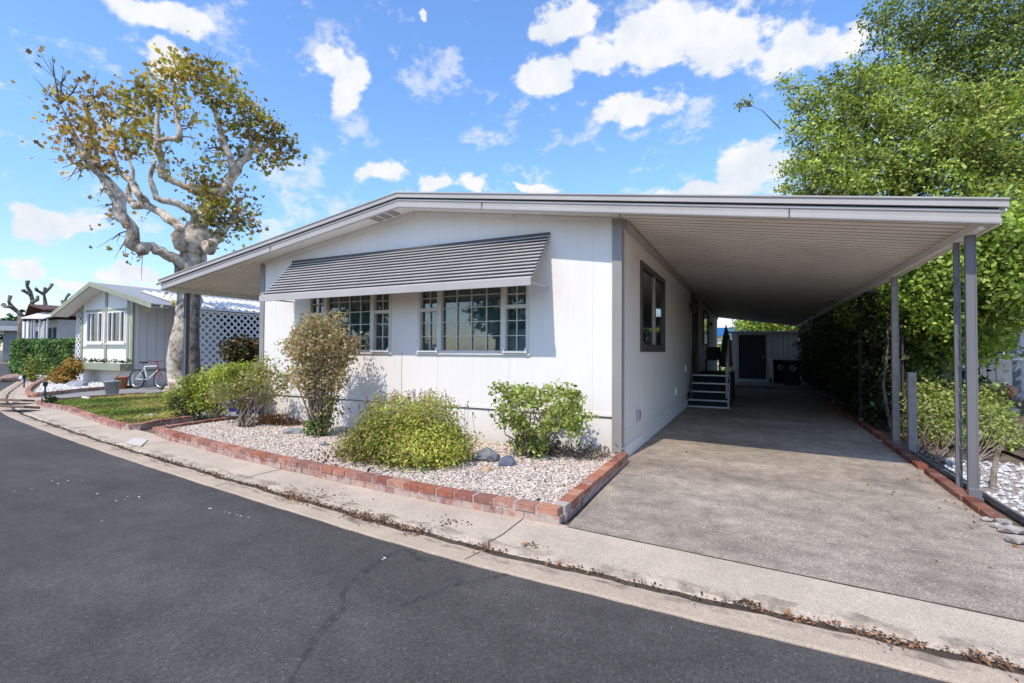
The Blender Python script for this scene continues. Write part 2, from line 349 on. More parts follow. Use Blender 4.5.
# ------------------------------------------------------------------ ground, road, kerb
outer = [(-60, 24), (-45, 16.5), (-30, 9.8), (-22, 6.7), (-18, 5.35), (-14.7, 4.50), (-11.5, 3.95), (-8.13, 3.47), (-5.29, 3.12), (-3.49, 2.92), (-2.29, 2.80), (-1.4, 2.75), (0, 2.73), (3, 2.72), (12, 2.72), (60, 2.72)]
def dens(pl, step=.35):
    out = []
    P = [Vector((*p, 0)) for p in pl]
    for i in range(len(P)-1):
        p0 = P[max(i-1, 0)]; p1 = P[i]; p2 = P[i+1]; p3 = P[min(i+2, len(P)-1)]
        n = max(2, int((p2-p1).length/step))
        for k in range(n):
            t = k/n; q = .5*((2*p1)+(p2-p0)*t+(2*p0-5*p1+4*p2-p3)*t*t+(3*p1-p0-3*p2+p3)*t**3)
            if (p2-p1).length > 8: q = p1.lerp(p2, t)
            out.append(q)
    out.append(P[-1]); return out
OUT = dens(outer)
def offs(pl, d):
    r = []
    for i, p in enumerate(pl):
        t = (pl[min(i+1, len(pl)-1)]-pl[max(i-1, 0)]).normalized(); r.append(p+Vector((-t.y, t.x, 0))*d)
    return r
def strip(name, pl, prof, mat, wob=None):
    """prof: list of (offset, z) across"""
    mb = MB(); rows = [[Vector((q.x, q.y, z)) for q, z in ((offs(pl, d)[i], z) for d, z in prof)] for i in range(0)]
    cols = [offs(pl, d) for d, z in prof]; rows = []
    for i in range(len(pl)):
        row = []
        for (d, z), cl in zip(prof, cols):
            q = cl[i].copy()
            if wob and d in wob: t = (pl[min(i+1, len(pl)-1)]-pl[max(i-1, 0)]).normalized(); q += Vector((-t.y, t.x, 0))*wob[d]*(math.sin(q.x*5.1)+.7*math.sin(q.x*13.7+1)+.5*math.sin(q.x*29))
            if d >= .85: q.y -= .19*min(1.15, max(0, (q.x+1.36)/2.6))
            row.append(Vector((q.x, q.y, z)))
        rows.append(row)
    n = len(prof); vs = [p for r_ in rows for p in r_]; fs = [(i*n+k, (i+1)*n+k, (i+1)*n+k+1, i*n+k+1) for i in range(len(rows)-1) for k in range(n-1)]
    mb.add(vs, fs); return mb.build(name, mat, fix=False)
g = MB().add([(-400, -400, -.075), (400, -400, -.075), (400, 400, -.075), (-400, 400, -.075)], [(0, 1, 2, 3)]); struct(g.build('ground', M_far, fix=False))
# yard dirt behind the kerb
mb = MB(); vs = []; oo = offs(OUT, .80)
for p in oo: vs += [(p.x, p.y, -.012), (p.x, 70, -.012)]
mb.add(vs, [(2*i, 2*i+2, 2*i+3, 2*i+1) for i in range(len(oo)-1)]); struct(mb.build('yard_soil', M_dirt, fix=False))
# road
mb = MB(); vs = []
for p in OUT: vs += [(p.x, p.y+.03, -.016), (p.x, -9, -.03)]
mb.add(vs, [(2*i+1, 2*i+3, 2*i+2, 2*i) for i in range(len(OUT)-1)]); struct(mb.build('road', M_road, fix=False))
fine = dens(outer, .09)
struct(strip('gutter', fine, [(0, -.03), (0, -.010), (.02, -.006), (.20, -.010), (.222, -.016)], M_lip, {.222: .012, .20: .010, 0: .003}))
struct(strip('gutter_seam', fine, [(.15, -.022), (.25, -.0125), (.36, -.020)], M_gutdirt))
struct(strip('kerb_walk', fine, [(.272, -.03), (.278, -.014), (.34, .004), (.50, .010), (.86, .018), (.90, .018), (.90, -.03)], M_conc, {.278: .012, .272: .012}))
m_st, nt, b = newmat('damp_stain'); b.inputs['Base Color'].default_value = (.11, .07, .045, 1); b.inputs['Roughness'].default_value = .9
tr = N(nt, 'ShaderNodeBsdfTransparent'); xx = N(nt, 'ShaderNodeMixShader'); lk(nt, ramp(nt, noise(nt, 4.5, 8, .72), [(.46, 0.), (.70, .5)]), xx.inputs[0]); lk(nt, tr.outputs[0], xx.inputs[1]); lk(nt, b.outputs[0], xx.inputs[2]); lk(nt, xx.outputs[0], nt.nodes['Material Output'].inputs[0])
struct(strip('damp_stain', fine, [(.13, -.0062), (.19, -.0078)], m_st, {.13: .02})); struct(strip('damp_stain', fine, [(.286, -.0095), (.34, .0062), (.40, .0083)], m_st, {.40: .02}))
# expansion joints across the kerb
for (x, y0) in ((-1.72, 0), (-4.95, 0), (-7.9, 0), (-10.7, 0), (1.35, 0)):
    i = min(range(len(fine)), key=lambda k: abs(fine[k].x-x)); t = (fine[i+1]-fine[i-1]).normalized(); nn = Vector((-t.y, t.x, 0)); p = fine[i]
    mb = MB(); L = []
    prof = [(.03, -.006), (.19, -.008), (.31, .0005), (.34, .0065), (.50, .0125), (.86, .0205)]
    for a, (d, z) in enumerate(prof):
        q = p+nn*d+t*.012*math.sin(a*2.3+x); L.append([q-t*.005, q+t*.005]); 
        for v in L[-1]: v.z = z
    for a in (0, 2, 3, 4): mb.add([L[a][0], L[a][1], L[a+1][1], L[a+1][0]], [(0, 1, 2, 3)])
    struct(mb.build('joint_line', M_gutdirt, fix=False))
# road seams: dark tar lines wandering over the asphalt
m_tar, nt, b = newmat('tar_seam'); b.inputs['Base Color'].default_value = (.022, .022, .024, 1); b.inputs['Roughness'].default_value = .7
tr = N(nt, 'ShaderNodeBsdfTransparent'); xx = N(nt, 'ShaderNodeMixShader'); lk(nt, ramp(nt, noise(nt, 22, 6, .75), [(.40, 0.), (.66, .42)]), xx.inputs[0]); lk(nt, tr.outputs[0], xx.inputs[1]); lk(nt, b.outputs[0], xx.inputs[2]); lk(nt, xx.outputs[0], nt.nodes['Material Output'].inputs[0])
for pts, w in (([(425, 562), (405, 550), (370, 566), (345, 592), (338, 612), (300, 660), (285, 690)], .035), ([(520, 570), (470, 582), (440, 590), (400, 606)], .03), ([(232, 480), (262, 470), (300, 460)][:0] or [(215, 465), (240, 463), (262, 462)], .06)):
    P = [Vector(gp(x, y, -.012)) for x, y in pts]; D = dens([(p.x, p.y) for p in P], .05); mb = MB(); vs = []
    for i, p in enumerate(D):
        t = (D[min(i+1, len(D)-1)]-D[max(i-1, 0)]).normalized(); n_ = Vector((-t.y, t.x, 0)); ww = w*(.6+.4*math.sin(i*.9)*math.sin(i*.37)); p = p+n_*.012*math.sin(i*.7)
        z = -.016-.014*(p.y*0) ; z = -.0105
        vs += [(p.x+n_.x*ww, p.y+n_.y*ww, z), (p.x-n_.x*ww, p.y-n_.y*ww, z)]
    mb.add(vs, [(2*i, 2*i+1, 2*i+3, 2*i+2) for i in range(len(D)-1)]); struct(mb.build('tar_seam', m_tar, fix=False))
# pale paint / plaster drips on the road
mb = MB()
for cx, cy, n, s in ((320, 415+78, 9, .5), (130, 497, 8, .35), (10, 492, 4, .2), (103, 521, 1, .02), (165, 478, 1, .03), (382, 560, 2, .04), (60, 480, 5, .3)):
    c0 = gp(cx, cy, -.012)
    for _ in range(n):
        x = c0[0]+random.gauss(0, s*.5); y = min(c0[1]+random.gauss(0, s*.3), 2.66); r = random.uniform(.004, .016); k = 7; a0 = random.random()*6
        mb.add([(x+r*random.uniform(.5, 1.4)*math.cos(a0+2*math.pi*i/k), y+r*random.uniform(.4, 1.)*math.sin(a0+2*math.pi*i/k), -.0095) for i in range(k)], [tuple(range(k))])
tag(mb.build('paint_speck', M_white, fix=False), 'white paint and plaster specks scattered on the dark asphalt', 'paint specks', kind='stuff')
# driveway
mb = MB(); vs = []
drL = [(-1.30, 3.62), (-1.33, 4.5), (-1.36, 5.9), (-1.46, 6.12), (-1.462, 9), (-1.462, 14), (-1.46, 21.0)]
drR = [(2.6, 3.41), (1.86, 4.5), (1.84, 5.9), (1.83, 6.4), (1.86, 9), (1.9, 14), (1.95, 21.0)]
NX = 14
for a, b_ in zip(drL, drR):
    for k in range(NX+1): t = k/NX; x_ = a[0]+(b_[0]-a[0])*t; y_ = a[1]+(b_[1]-a[1])*t; vs.append((x_, y_ if a[1] > 3.7 else 3.622-.19*min(1.15, max(0, (x_+1.36)/2.6)), .022))
mb.add(vs, [(i*(NX+1)+k, i*(NX+1)+k+1, (i+1)*(NX+1)+k+1, (i+1)*(NX+1)+k) for i in range(len(drL)-1) for k in range(NX)])
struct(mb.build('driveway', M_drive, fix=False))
mb = MB(); rows = []
for x in [-1.3+.26*i for i in range(17)]: yy = 3.614-.19*min(1.15, max(0, (x+1.36)/2.6))+.003*math.sin(x*9); rows.append([(x, yy, -.03), (x, yy+.014, -.03), (x, yy+.014, .0195), (x, yy, .0195)])
mb.loft(rows); struct(mb.build('driveway_edge', M_gutdirt))
mb = MB(); mb.b2((2.1, 3.45, -.03), (60, 4.9, .016)); struct(mb.build('next_driveway', M_drive))
mb = MB(); mb.b2((-1.9, 21.0, -.03), (2.7, 26.5, .11)); struct(mb.build('rear_patio_slab', M_slab, bevel=.01))

# ------------------------------------------------------------------ brick borders
BC = [(.33, .11, .06), (.38, .15, .085), (.25, .085, .055), (.42, .20, .125), (.29, .13, .09), (.36, .17, .12)]
def brick_border(name, label, pts, z0, courses, w=.115, h=.062, L=.20, low=None, mortar=True, broken=0):
    root = thing(name, label, 'brick border', (*pts[0], z0), 0); mb = MB(); mm = MB()
    P = dens(pts, .05); acc = [0]
    for i in range(1, len(P)): acc.append(acc[-1]+(P[i]-P[i-1]).length)
    def at(s):
        s = max(0, min(acc[-1]-1e-4, s)); i = max(k for k in range(len(acc)) if acc[k] <= s); i = min(i, len(P)-2); t = (s-acc[i])/(acc[i+1]-acc[i]); return P[i].lerp(P[i+1], t), (P[i+1]-P[i]).normalized()
    smax = 0
    for c in range(courses):
        s = (L/2 if c % 2 else 0)+.005
        while s+L*.12 < acc[-1]:
            l = min(L, acc[-1]-s); q, t = at(s+l/2)
            if random.random() > broken:
                smax = max(smax, s+l); k = random.uniform(.85, 1.1)*(1 if mortar else random.uniform(.45, .75)); col = random.choice(BC)
                mb.box((q.x+random.uniform(-.005, .005), q.y+random.uniform(-.005, .005), z0+h*(c+.5)), (l-.016, w*(1+random.uniform(-.03, .03)), h-.008+random.uniform(-.002, .002)), math.atan2(t.y, t.x)+random.uniform(-.015, .015), tuple(x*k for x in col), random.uniform(-.015, .015), random.uniform(-.012, .012), .0015)
            s += L
    if mortar:
        rows = []
        for i in range(len(P)):
            if acc[i] > smax-.012: break
            t = (P[min(i+1, len(P)-1)]-P[max(i-1, 0)]).normalized(); n_ = Vector((-t.y, t.x, 0)); a = P[i]+n_*(w/2-.008); b_ = P[i]-n_*(w/2-.008); zt = z0+h*courses-.009
            rows.append([Vector((a.x, a.y, z0-.02)), Vector((b_.x, b_.y, z0-.02)), Vector((b_.x, b_.y, zt)), Vector((a.x, a.y, zt))])
        mm.loft(rows).build('mortar', M_mortar, root)
    mb.build('bricks', M_brickd if not mortar else M_brick, root, bevel=.004)
    return root
brick_border('brick_border', 'two course red brick edging with white stains round the white gravel bed', [(-8.75, 5.9), (-8.62, 4.72), (-8.42, 4.42), (-6.8, 4.14), (-5.25, 3.93), (-3.07, 3.73), (-1.9, 3.69), (-1.36, 3.68)], .012, 2, h=.066)
brick_border('brick_border', 'short red brick edging running from the kerb back to the house corner', [(-1.415, 3.745), (-1.42, 4.8), (-1.43, 6.02)], .012, 2, h=.066)
brick_border('brick_border', 'low red brick edging around the neighbour lawn', [(-16.2, 8.0), (-15.9, 5.62), (-13.5, 5.20), (-11.5, 4.80), (-9.62, 4.50), (-9.66, 5.0), (-9.7, 5.62)], .005, 2, h=.055)
brick_border('brick_border', 'narrow dark red brick edging along the neighbour white rock garden', [(-31, 11.6), (-24, 8.25), (-18.75, 6.35), (-19.2, 7.6), (-19.9, 9.2)], .0, 2, h=.06)
brick_border('brick_border', 'single row of worn bricks along the right edge of the driveway', [(1.79, 5.3), (1.81, 6.4), (1.83, 7.6), (1.90, 10.5), (1.93, 15), (1.95, 20.5)], .02, 1, w=.10, h=.06, mortar=False, broken=.05)

# ------------------------------------------------------------------ gravel beds
def inpoly(x, y, poly):
    r = False; j = len(poly)-1
    for i in range(len(poly)):
        if (poly[i][1] > y) != (poly[j][1] > y) and x < (poly[j][0]-poly[i][0])*(y-poly[i][1])/(poly[j][1]-poly[i][1])+poly[i][0]: r = not r
        j = i
    return r
def gravel(name, label, poly, z, n, size, cols):
    mb = MB(); mb.add([(x, y, z) for x, y in poly], [tuple(range(len(poly)))]); struct(mb.build('gravel_base', M_grav))
    xs = [p[0] for p in poly]; ys = [p[1] for p in poly]; mb = MB(); k = 0
    while k < n:
        x = random.uniform(min(xs), max(xs)); y = random.uniform(min(ys), max(ys))
        if not inpoly(x, y, poly): continue
        k += 1; s = size*random.uniform(.55, 1.4); a = random.random()*6.28; ca, sa = math.cos(a), math.sin(a)
        zz = z+s*random.uniform(.0, .55)
        V = []
        for (px, py, pz) in ((1, 0, 0), (0, .8, 0), (-1, .1, 0), (0, -.75, .1), (.15, .1, .62), (-.1, 0, -.6)):
            px *= s*random.uniform(.6, 1.15); py *= s*random.uniform(.6, 1.15); V.append((x+px*ca-py*sa, y+px*sa+py*ca, zz+pz*s))
        mb.add(V, [(0, 1, 4), (1, 2, 4), (2, 3, 4), (3, 0, 4), (1, 0, 5), (2, 1, 5), (3, 2, 5), (0, 3, 5)], (lambda kk, cc: tuple(c*kk for c in cc))(random.uniform(.7, 1.1), random.choice(cols)))
    return tag(mb.build(name, M_stone, fix=False), label, 'gravel', kind='stuff')
WG = [(.68, .59, .49), (.76, .69, .60), (.62, .50, .40), (.54, .46, .39), (.72, .59, .48), (.42, .33, .26), (.66, .52, .42)]
bed = [(-8.6, 6.05), (-8.55, 4.72), (-8.38, 4.50), (-6.8, 4.20), (-5.25, 3.99), (-3.07, 3.79), (-1.9, 3.75), (-1.47, 3.75), (-1.47, 6.08), (-8.3, 6.08)]
gravel('white_gravel', 'white crushed stone filling the brick edged bed in front of the house', bed, .095, 36000, .0155, WG)
gravel('white_gravel', 'white stones between the driveway post and the green shrubs', [(2.05, 4.9), (9, 4.9), (9, 7.6), (2.3, 8.2), (2.0, 7.3)], .03, 5500, .03, [(.7, .7, .7), (.6, .6, .6), (.75, .72, .68), (.45, .42, .4)])
gravel('white_gravel', 'bright white stones of the neighbour rock garden', [(-30, 11.5), (-24, 8.45), (-18.9, 6.55), (-19.4, 7.8), (-20.1, 9.6), (-24, 10.6), (-32, 13)], .07, 4500, .06, [(.8, .8, .78), (.75, .72, .68), (.6, .56, .5)])
gravel('brown_gravel', 'grey brown pebbles in the narrow strip between lawn and white gravel', [(-9.55, 5.0), (-8.75, 4.6), (-8.8, 7.2), (-9.7, 7.2)], .006, 1500, .016, [(.35, .31, .27), (.45, .40, .35), (.28, .25, .22)])
# neighbour driveway
mb = MB(); mb.add([(-16.9, 5.35, .008), (-16.3, 5.5, .008), (-16.4, 22, .008), (-20.0, 22, .008), (-19.5, 7.6, .008), (-18.7, 6.15, .008)], [tuple(range(6))]); struct(mb.build('neighbour_driveway', M_slab, fix=False))
mb = MB().b2((-11.2, 6.1, -.02), (-8.9, 24, .02)); struct(mb.build('side_path', M_slab))
# lawn
lawn = [(-16.1, 8.6), (-15.83, 5.70), (-13.5, 5.28), (-11.5, 4.88), (-9.70, 4.58), (-9.75, 5.6), (-11.3, 6.6), (-13, 9.2), (-16, 9.6)]
mb = MB(); mb.add([(x, y, .05) for x, y in lawn], [tuple(range(len(lawn)))]); struct(mb.build('lawn_soil', M_turf))
P = []; Cc = []
while len(P) < 26000:
    x = random.uniform(-16.2, -9.6); y = random.uniform(4.5, 9.6)
    if inpoly(x, y, lawn):
        P.append((x, y, .075)); dry = .5+.5*math.sin(x*1.3+y*.8)*math.sin(y*1.9-x*.6); dry = min(1, max(0, dry+random.gauss(0, .25)+.12*(x+13)/3)); Cc.append((.13+.30*dry, .22+.12*dry, .03+.10*dry))
nr = np.tile([0, -.8, .25], (len(P), 1))
tag(leaves('lawn_grass', P, .075, Cc, M_grass, 'blade', nrm=nr, nb=.3), 'short patchy green and straw coloured grass inside brick edging', 'grass', kind='stuff')

# ------------------------------------------------------------------ THE HOUSE
X0, X1, YF, YB = -8.36, -1.475, 6.09, 25.5
YR, XL, XRr, XG, ZG, SL = 5.68, -10.96, 1.97, -4.75, 3.55, .15
def zb(x): return ZG-SL*abs(x-XG)      # underside line of fascia
H = thing('manufactured_home', 'single storey white home with grey fascia, ribbed window awning and attached carport', 'house', (-4.9, YF, 0))
def wall_cells(x0, x1, z0, topf, holes, y, th=.1):
    mb = MB(); xs = sorted({x0, x1, XG} | {h[0] for h in holes} | {h[1] for h in holes}); zs = sorted({z0} | {h[2] for h in holes} | {h[3] for h in holes})
    for a, b_ in zip(xs, xs[1:]):
        lev = zs+[None]
        for k in range(len(zs)):
            lo = zs[k]; hi = zs[k+1] if k+1 < len(zs) else None
            if hi is not None and any(h[0] <= a+1e-6 and b_ <= h[1]+1e-6 and h[2] <= lo+1e-6 and hi <= h[3]+1e-6 for h in holes): continue
            ha = hi if hi is not None else topf(a); hb = hi if hi is not None else topf(b_)
            mb.add([(a, y, lo), (b_, y, lo), (b_, y, hb), (a, y, ha)], [(0, 1, 2, 3)])
    for h in holes:  # reveals
        a, b_, lo, hi = h; mb.add([(a, y, lo), (a, y, hi), (a, y+th, hi), (a, y+th, lo)], [(0, 1, 2, 3)]); mb.add([(b_, y, lo), (b_, y+th, lo), (b_, y+th, hi), (b_, y, hi)], [(0, 1, 2, 3)])
        mb.add([(a, y, lo), (a, y+th, lo), (b_, y+th, lo), (b_, y, lo)], [(0, 1, 2, 3)]); mb.add([(a, y, hi), (b_, y, hi), (b_, y+th, hi), (a, y+th, hi)], [(0, 1, 2, 3)])
    return mb
WZ0, WZ1 = 1.37, 2.36
W = [(-7.07, -5.20), (-4.66, -2.76)]
wf = wall_cells(X0, X1, .60, lambda x: zb(x)+.05, [(a, b_, WZ0, WZ1) for a, b_ in W], YF).build('wall', M_wallF, H, fix=False)
mb = MB(); mb.b2((X0+.005, YF+.022, -.02), (X1-.005, YF+.05, .545)); mb.build('skirting', M_skirt, H)
mb = MB(); mb.b2((X0, YF-.006, .565), (X1, YF+.03, .615)); mb.build('ledge', M_white, H, bevel=.003)
mb = MB(); mb.b2((X0, YF+.012, .545), (X1, YF+.03, .565)); mb.build('skirting_gap', M_trim, H)
# faint sheet battens
mb = MB()
for x in (-4.98,): mb.b2((x-.004, YF-.003, .62), (x+.004, YF+.01, 1.36))
mb.build('sheet_joint', M_trim, H)
# side wall (carport side) with a hole for the window
SY = (7.25, 9.40, 1.42, 2.74)
mb = MB(); ys = [YF, SY[0], SY[1], YB]
for a, b_ in zip(ys, ys[1:]):
    if a == SY[0]:
        mb.add([(X1, a, .36), (X1, b_, .36), (X1, b_, SY[2]), (X1, a, SY[2])], [(0, 1, 2, 3)]); mb.add([(X1, a, SY[3]), (X1, b_, SY[3]), (X1, b_, 3.2), (X1, a, 3.2)], [(0, 1, 2, 3)])
    else: mb.add([(X1, a, .36), (X1, b_, .36), (X1, b_, 3.2), (X1, a, 3.2)], [(0, 1, 2, 3)])
mb.build('wall', M_wallS, H, fix=False)
mb = MB(); mb.b2((X1-.03, YF+.05, -.02), (X1-.012, YB, .36)); mb.b2((X1-.03, YF+.1, .34), (X1+.012, YB, .375)); mb.build('skirting', M_wallS, H)
mb = MB(); mb.b2((X1-.03, YF+.15, -.02), (X1+.03, YB, .18)); mb.build('base_board', M_white, H, bevel=.004)
mb = MB(); mb.b2((X0, YF, 0), (X0+.04, YB, 3.0)); mb.b2((X0, YB-.04, 0), (X1, YB, 3.2)); mb.build('wall', M_wallS, H)
mb = MB(); mb.b2((X1-.115, YF-.022, .05), (X1+.010, YF+.04, zb(X1)+.03)); mb.build('corner_trim', M_trim, H, bevel=.003)
mb = MB(); mb.b2((X1+.002, YF+.042, .12), (X1+.016, YF+.10, zb(X1)+.02)); mb.build('corner_trim', M_tan, H)
mb = MB(); mb.b2((X0-.03, YF-.022, .05), (X0+.085, YF+.04, zb(X0)+.02)); mb.build('corner_trim', M_trim, H, bevel=.003)
# floor/back blackout inside, so windows look into a dim room
mb = MB(); mb.b2((X0+.3, YF+1.8, .4), (X1-.3, YF+1.85, 2.9)); mb.build('inner_wall', M_curt, H)

def front_window(a, b_):
    fr = MB(); f = .045; y0 = YF-.02; y1 = YF+.07
    wL, wR = (.40, .40); m1 = a+wL; m2 = b_-wR
    fr.b2((a, y0, WZ0), (a+f, y1, WZ1)); fr.b2((b_-f, y0, WZ0), (b_, y1, WZ1)); fr.b2((a+f, y0, WZ0), (b_-f, y1, WZ0+.035)); fr.b2((a+f, y0, WZ1-.04), (b_-f, y1, WZ1))
    for m in (m1, m2): fr.b2((m-.04, y0-.002, WZ0+.035), (m+.04, y1, WZ1-.04))
    zt = 2.00
    fr.b2((a+f, y0+.002, zt), (m1-.04, y1, zt+.055)); fr.b2((m2+.04, y0+.002, zt), (b_-f, y1, zt+.055))
    W_ = fr.build('window', M_cream, H, bevel=.004)
    mu = MB(); ym0, ym1 = YF+.018, YF+.04; t = .011
    c0, c1 = m1+.04, m2-.04
    rows = [WZ0+.035+i*.213 for i in (1, 2, 3, 4)]
    for i in (1, 2, 3): x = c0+(c1-c0)*i/4; mu.b2((x-t/2, ym0, WZ0+.035), (x+t/2, ym1, WZ1-.04))
    for z in rows[:3]+[2.225]: mu.b2((c0, ym0+.003, z-t/2), (c1, ym1-.003, z+t/2))
    for p, q in ((a+f, m1-.04), (m2+.04, b_-f)):
        x = (p+q)/2; mu.b2((x-t/2, ym0, WZ0+.035), (x+t/2, ym1, zt)); mu.b2((x-t/2, ym0, zt+.055), (x+t/2, ym1, WZ1-.04))
        for z in rows[:2]: mu.b2((p, ym0+.003, z-t/2), (q, ym1-.003, z+t/2))
        mu.b2((p, ym0+.003, 2.2), (q, ym1-.003, 2.216))
    mu.build('muntin', M_cream, W_)
    # casement crank-out frames at the foot of the narrow sashes
    for p, q in ((a+f, m1-.04), (m2+.04, b_-f)):
        cs = MB(); cs.b2((p-.02, YF-.055, WZ0+.004), (q+.02, YF-.024, WZ0+.028)); cs.b2((p-.03, YF-.06, WZ0), (p+.005, YF-.022, WZ0+.07)); cs.b2((q-.005, YF-.06, WZ0), (q+.03, YF-.022, WZ0+.07)); cs.build('sash_rail', M_white, W_, bevel=.004)
    for p, q, lo, hi in ((c0, c1, WZ0+.035, WZ1-.04), (a+f, m1-.04, WZ0+.035, zt), (m2+.04, b_-f, WZ0+.035, zt), (a+f, m1-.04, zt+.055, WZ1-.04), (m2+.04, b_-f, zt+.055, WZ1-.04)):
        g_ = MB().add([(p, YF+.045, lo), (q, YF+.045, lo), (q, YF+.045, hi), (p, YF+.045, hi)], [(0, 1, 2, 3)]); g_.build('pane', M_glass, W_, fix=False)
    MB().b2((a-.03, YF-.03, WZ0-.03), (b_+.03, YF+.01, WZ0)).build('sill', M_white, W_, bevel=.005)
    # pleated curtain behind the glass
    cu = MB(); n = 150; vs = []
    for i in range(n+1):
        x = a+(b_-a)*i/n; y = YF+.17+.022*math.sin(i*1.15)+.01*math.sin(i*.31); vs += [(x, y, WZ0-.03), (x, y, WZ1+.03)]
    cu.add(vs, [(2*i, 2*i+2, 2*i+3, 2*i+1) for i in range(n)]); cu.build('curtain', M_curt, W_, fix=False, smooth=True)
for a, b_ in W: front_window(a, b_)
# side window: bronze slider
fr = MB(); x0, x1 = X1-.04, X1+.03; y0, y1, z0, z1 = SY; f = .075
fr.b2((x0, y0-.02, z0-.02), (x1, y0+f, z1+.02)); fr.b2((x0, y1-f, z0-.02), (x1, y1+.02, z1+.02)); fr.b2((x0, y0+f, z0-.02), (x1, y1-f, z0+.10)); fr.b2((x0, y0+f, z1-.07), (x1, y1-f, z1+.02))
sw = fr.build('window', M_bronze, H, bevel=.004)
MB().b2((X1-.02, (y0+y1)/2+.05, z0+.1), (X1+.015, (y0+y1)/2+.12, z1-.07)).build('sash', M_tan, sw)
MB().add([(X1-.01, y0+f, z0+.1), (X1-.01, y1-f, z0+.1), (X1-.01, y1-f, z1-.07), (X1-.01, y0+f, z1-.07)], [(0, 1, 2, 3)]).build('pane', M_glass, sw, fix=False)
MB().b2((X1-.16, y0, z0), (X1-.14, y1, z1)).build('blind', M_screen, sw)
# far window, door, lantern, junction box, outlets
fr = MB(); y0, y1, z0, z1 = 17.6, 19.6, 1.62, 2.85
fr.b2((X1+.001, y0, z0), (X1+.04, y0+.08, z1)); fr.b2((X1+.001, y1-.08, z0), (X1+.04, y1, z1)); fr.b2((X1+.001, y0+.08, z0), (X1+.04, y1-.08, z0+.08)); fr.b2((X1+.001, y0+.08, z1-.08), (X1+.04, y1-.08, z1))
fw = fr.build('window', M_bronze, H)
MB().b2((X1+.004, y0+.08, z0+.08), (X1+.012, y1-.08, z1-.08)).build('pane', paint('dim_glass', (.03, .035, .035), .08, .2, spec=.8), fw)
dr = MB(); dr.b2((X1+.002, 14.35, .80), (X1+.05, 15.25, 2.86)); door = dr.build('door', M_stepwood, H, bevel=.005)
MB().b2((X1+.052, 14.28, .80), (X1+.07, 14.35, 2.93)).b2((X1+.052, 15.25, .80), (X1+.07, 15.32, 2.93)).b2((X1+.052, 14.35, 2.86), (X1+.07, 15.25, 2.93)).build('door_frame', M_bronze, door)
MB().tube([(X1+.06, 14.45, 1.75), (X1+.11, 14.45, 1.75)], .025, 8).build('handle', M_steel, door)
la = MB(); la.b2((X1+.002, 13.55, 2.55), (X1+.02, 13.67, 2.72)); la.beam((X1+.02, 13.61, 2.66), (X1+.13, 13.61, 2.70), .02, .02); la.tube([(X1+.13, 13.61, 2.42), (X1+.13, 13.61, 2.48), (X1+.13, 13.61, 2.66), (X1+.13, 13.61, 2.74)], [.05, .075, .085, .01], 8); la.build('wall_lantern', M_bronze, H)
MB().b2((X1+.002, 14.0, 2.75), (X1+.07, 14.2, 3.02)).build('chime_box', M_bronze, H)
MB().b2((X1+.002, 20.6, 2.45), (X1+.10, 20.75, 2.57)).build('porch_light', M_bronze, H)
for y, z in ((6.95, .42), (10.9, .47), (12.6, .92)):
    ob = MB().b2((X1+.002, y, z), (X1+.05, y+.10, z+.15)).build('outlet_box', M_white if y > 7 else M_steel, H, bevel=.006); MB().b2((X1+.052, y+.02, z+.03), (X1+.058, y+.08, z+.12)).build('outlet_cover', M_trim, ob)
# roof -----------------------------------------------------------
TH = .215
def rooftop(xa, xb, ya, yb, zo, th, nm, mat):
    mb = MB(); xs = [xa, xb]
    if xa < XG < xb: xs = [xa, XG, xb]
    mb.loft([[(x, ya, zb(x)+zo), (x, yb, zb(x)+zo), (x, yb, zb(x)+zo+th), (x, ya, zb(x)+zo+th)] for x in xs]); return mb.build(nm, mat, H)
rooftop(XL+.02, XRr-.03, YR+.02, YB+.3, .15, .05, 'roof', M_roofw)
# roof ridge cap + small flashing bumps seen along the edge
MB().tube([(XG, YR+.05, ZG+.235), (XG, YB, ZG+.235)], .035, 8).build('ridge_cap', M_roofw, H)
def fasc(prof, nm, mat, xa, xb):
    mb = MB(); xs = [xa, XG, xb] if xa < XG < xb else [xa, xb]
    mb.loft([[(x, YR+dy, zb(x)+dz) for dy, dz in prof] for x in xs]); return mb.build(nm, mat, H)
fs = fasc([(0, 0), (.03, 0), (.03, .125), (-.012, .125), (-.012, .105), (0, .095), (.004, .05), (-.006, .045), (-.006, .012)], 'fascia', M_fascia, XL, XRr)
MB().b2((-3.3, YR-.009, zb(-3.3)+.004), (-3.288, YR+.002, zb(-3.3)+.12)).b2((.35, YR-.009, zb(.35)+.004), (.362, YR+.002, zb(.35)+.12)).b2((-7.6, YR-.009, zb(-7.6)+.004), (-7.588, YR+.002, zb(-7.6)+.12)).build('fascia_joint', M_dk, fs)
fasc([(.010, .1245), (.03, .1245), (.03, .146), (.010, .146)], 'fascia_gap', M_black, XL+.01, XRr-.01).parent = fs
gt = MB(); xs = [XL-.03, XG, XRr+.045]
gt.loft([[(x, YR+dy, zb(x)+dz) for dy, dz in [(-.035, .145), (.05, .145), (.05, .20), (.05, .222), (-.05, .222), (-.05, .208), (-.035, .195)]] for x in xs]).build('gutter', M_fascia, H)
# return fascia along the two outer eaves
for x, s in ((XL, -1), (XRr, 1)):
    mb = MB(); mb.b2((x-.015, YR+.031, zb(x)), (x+.015, YB, zb(x)+.12)); mb.b2((x-.03+.03*s, YR+.052, zb(x)+.12), (x+.03+.03*s, YB, zb(x)+.21)); mb.build('eave_gutter', M_white, H)
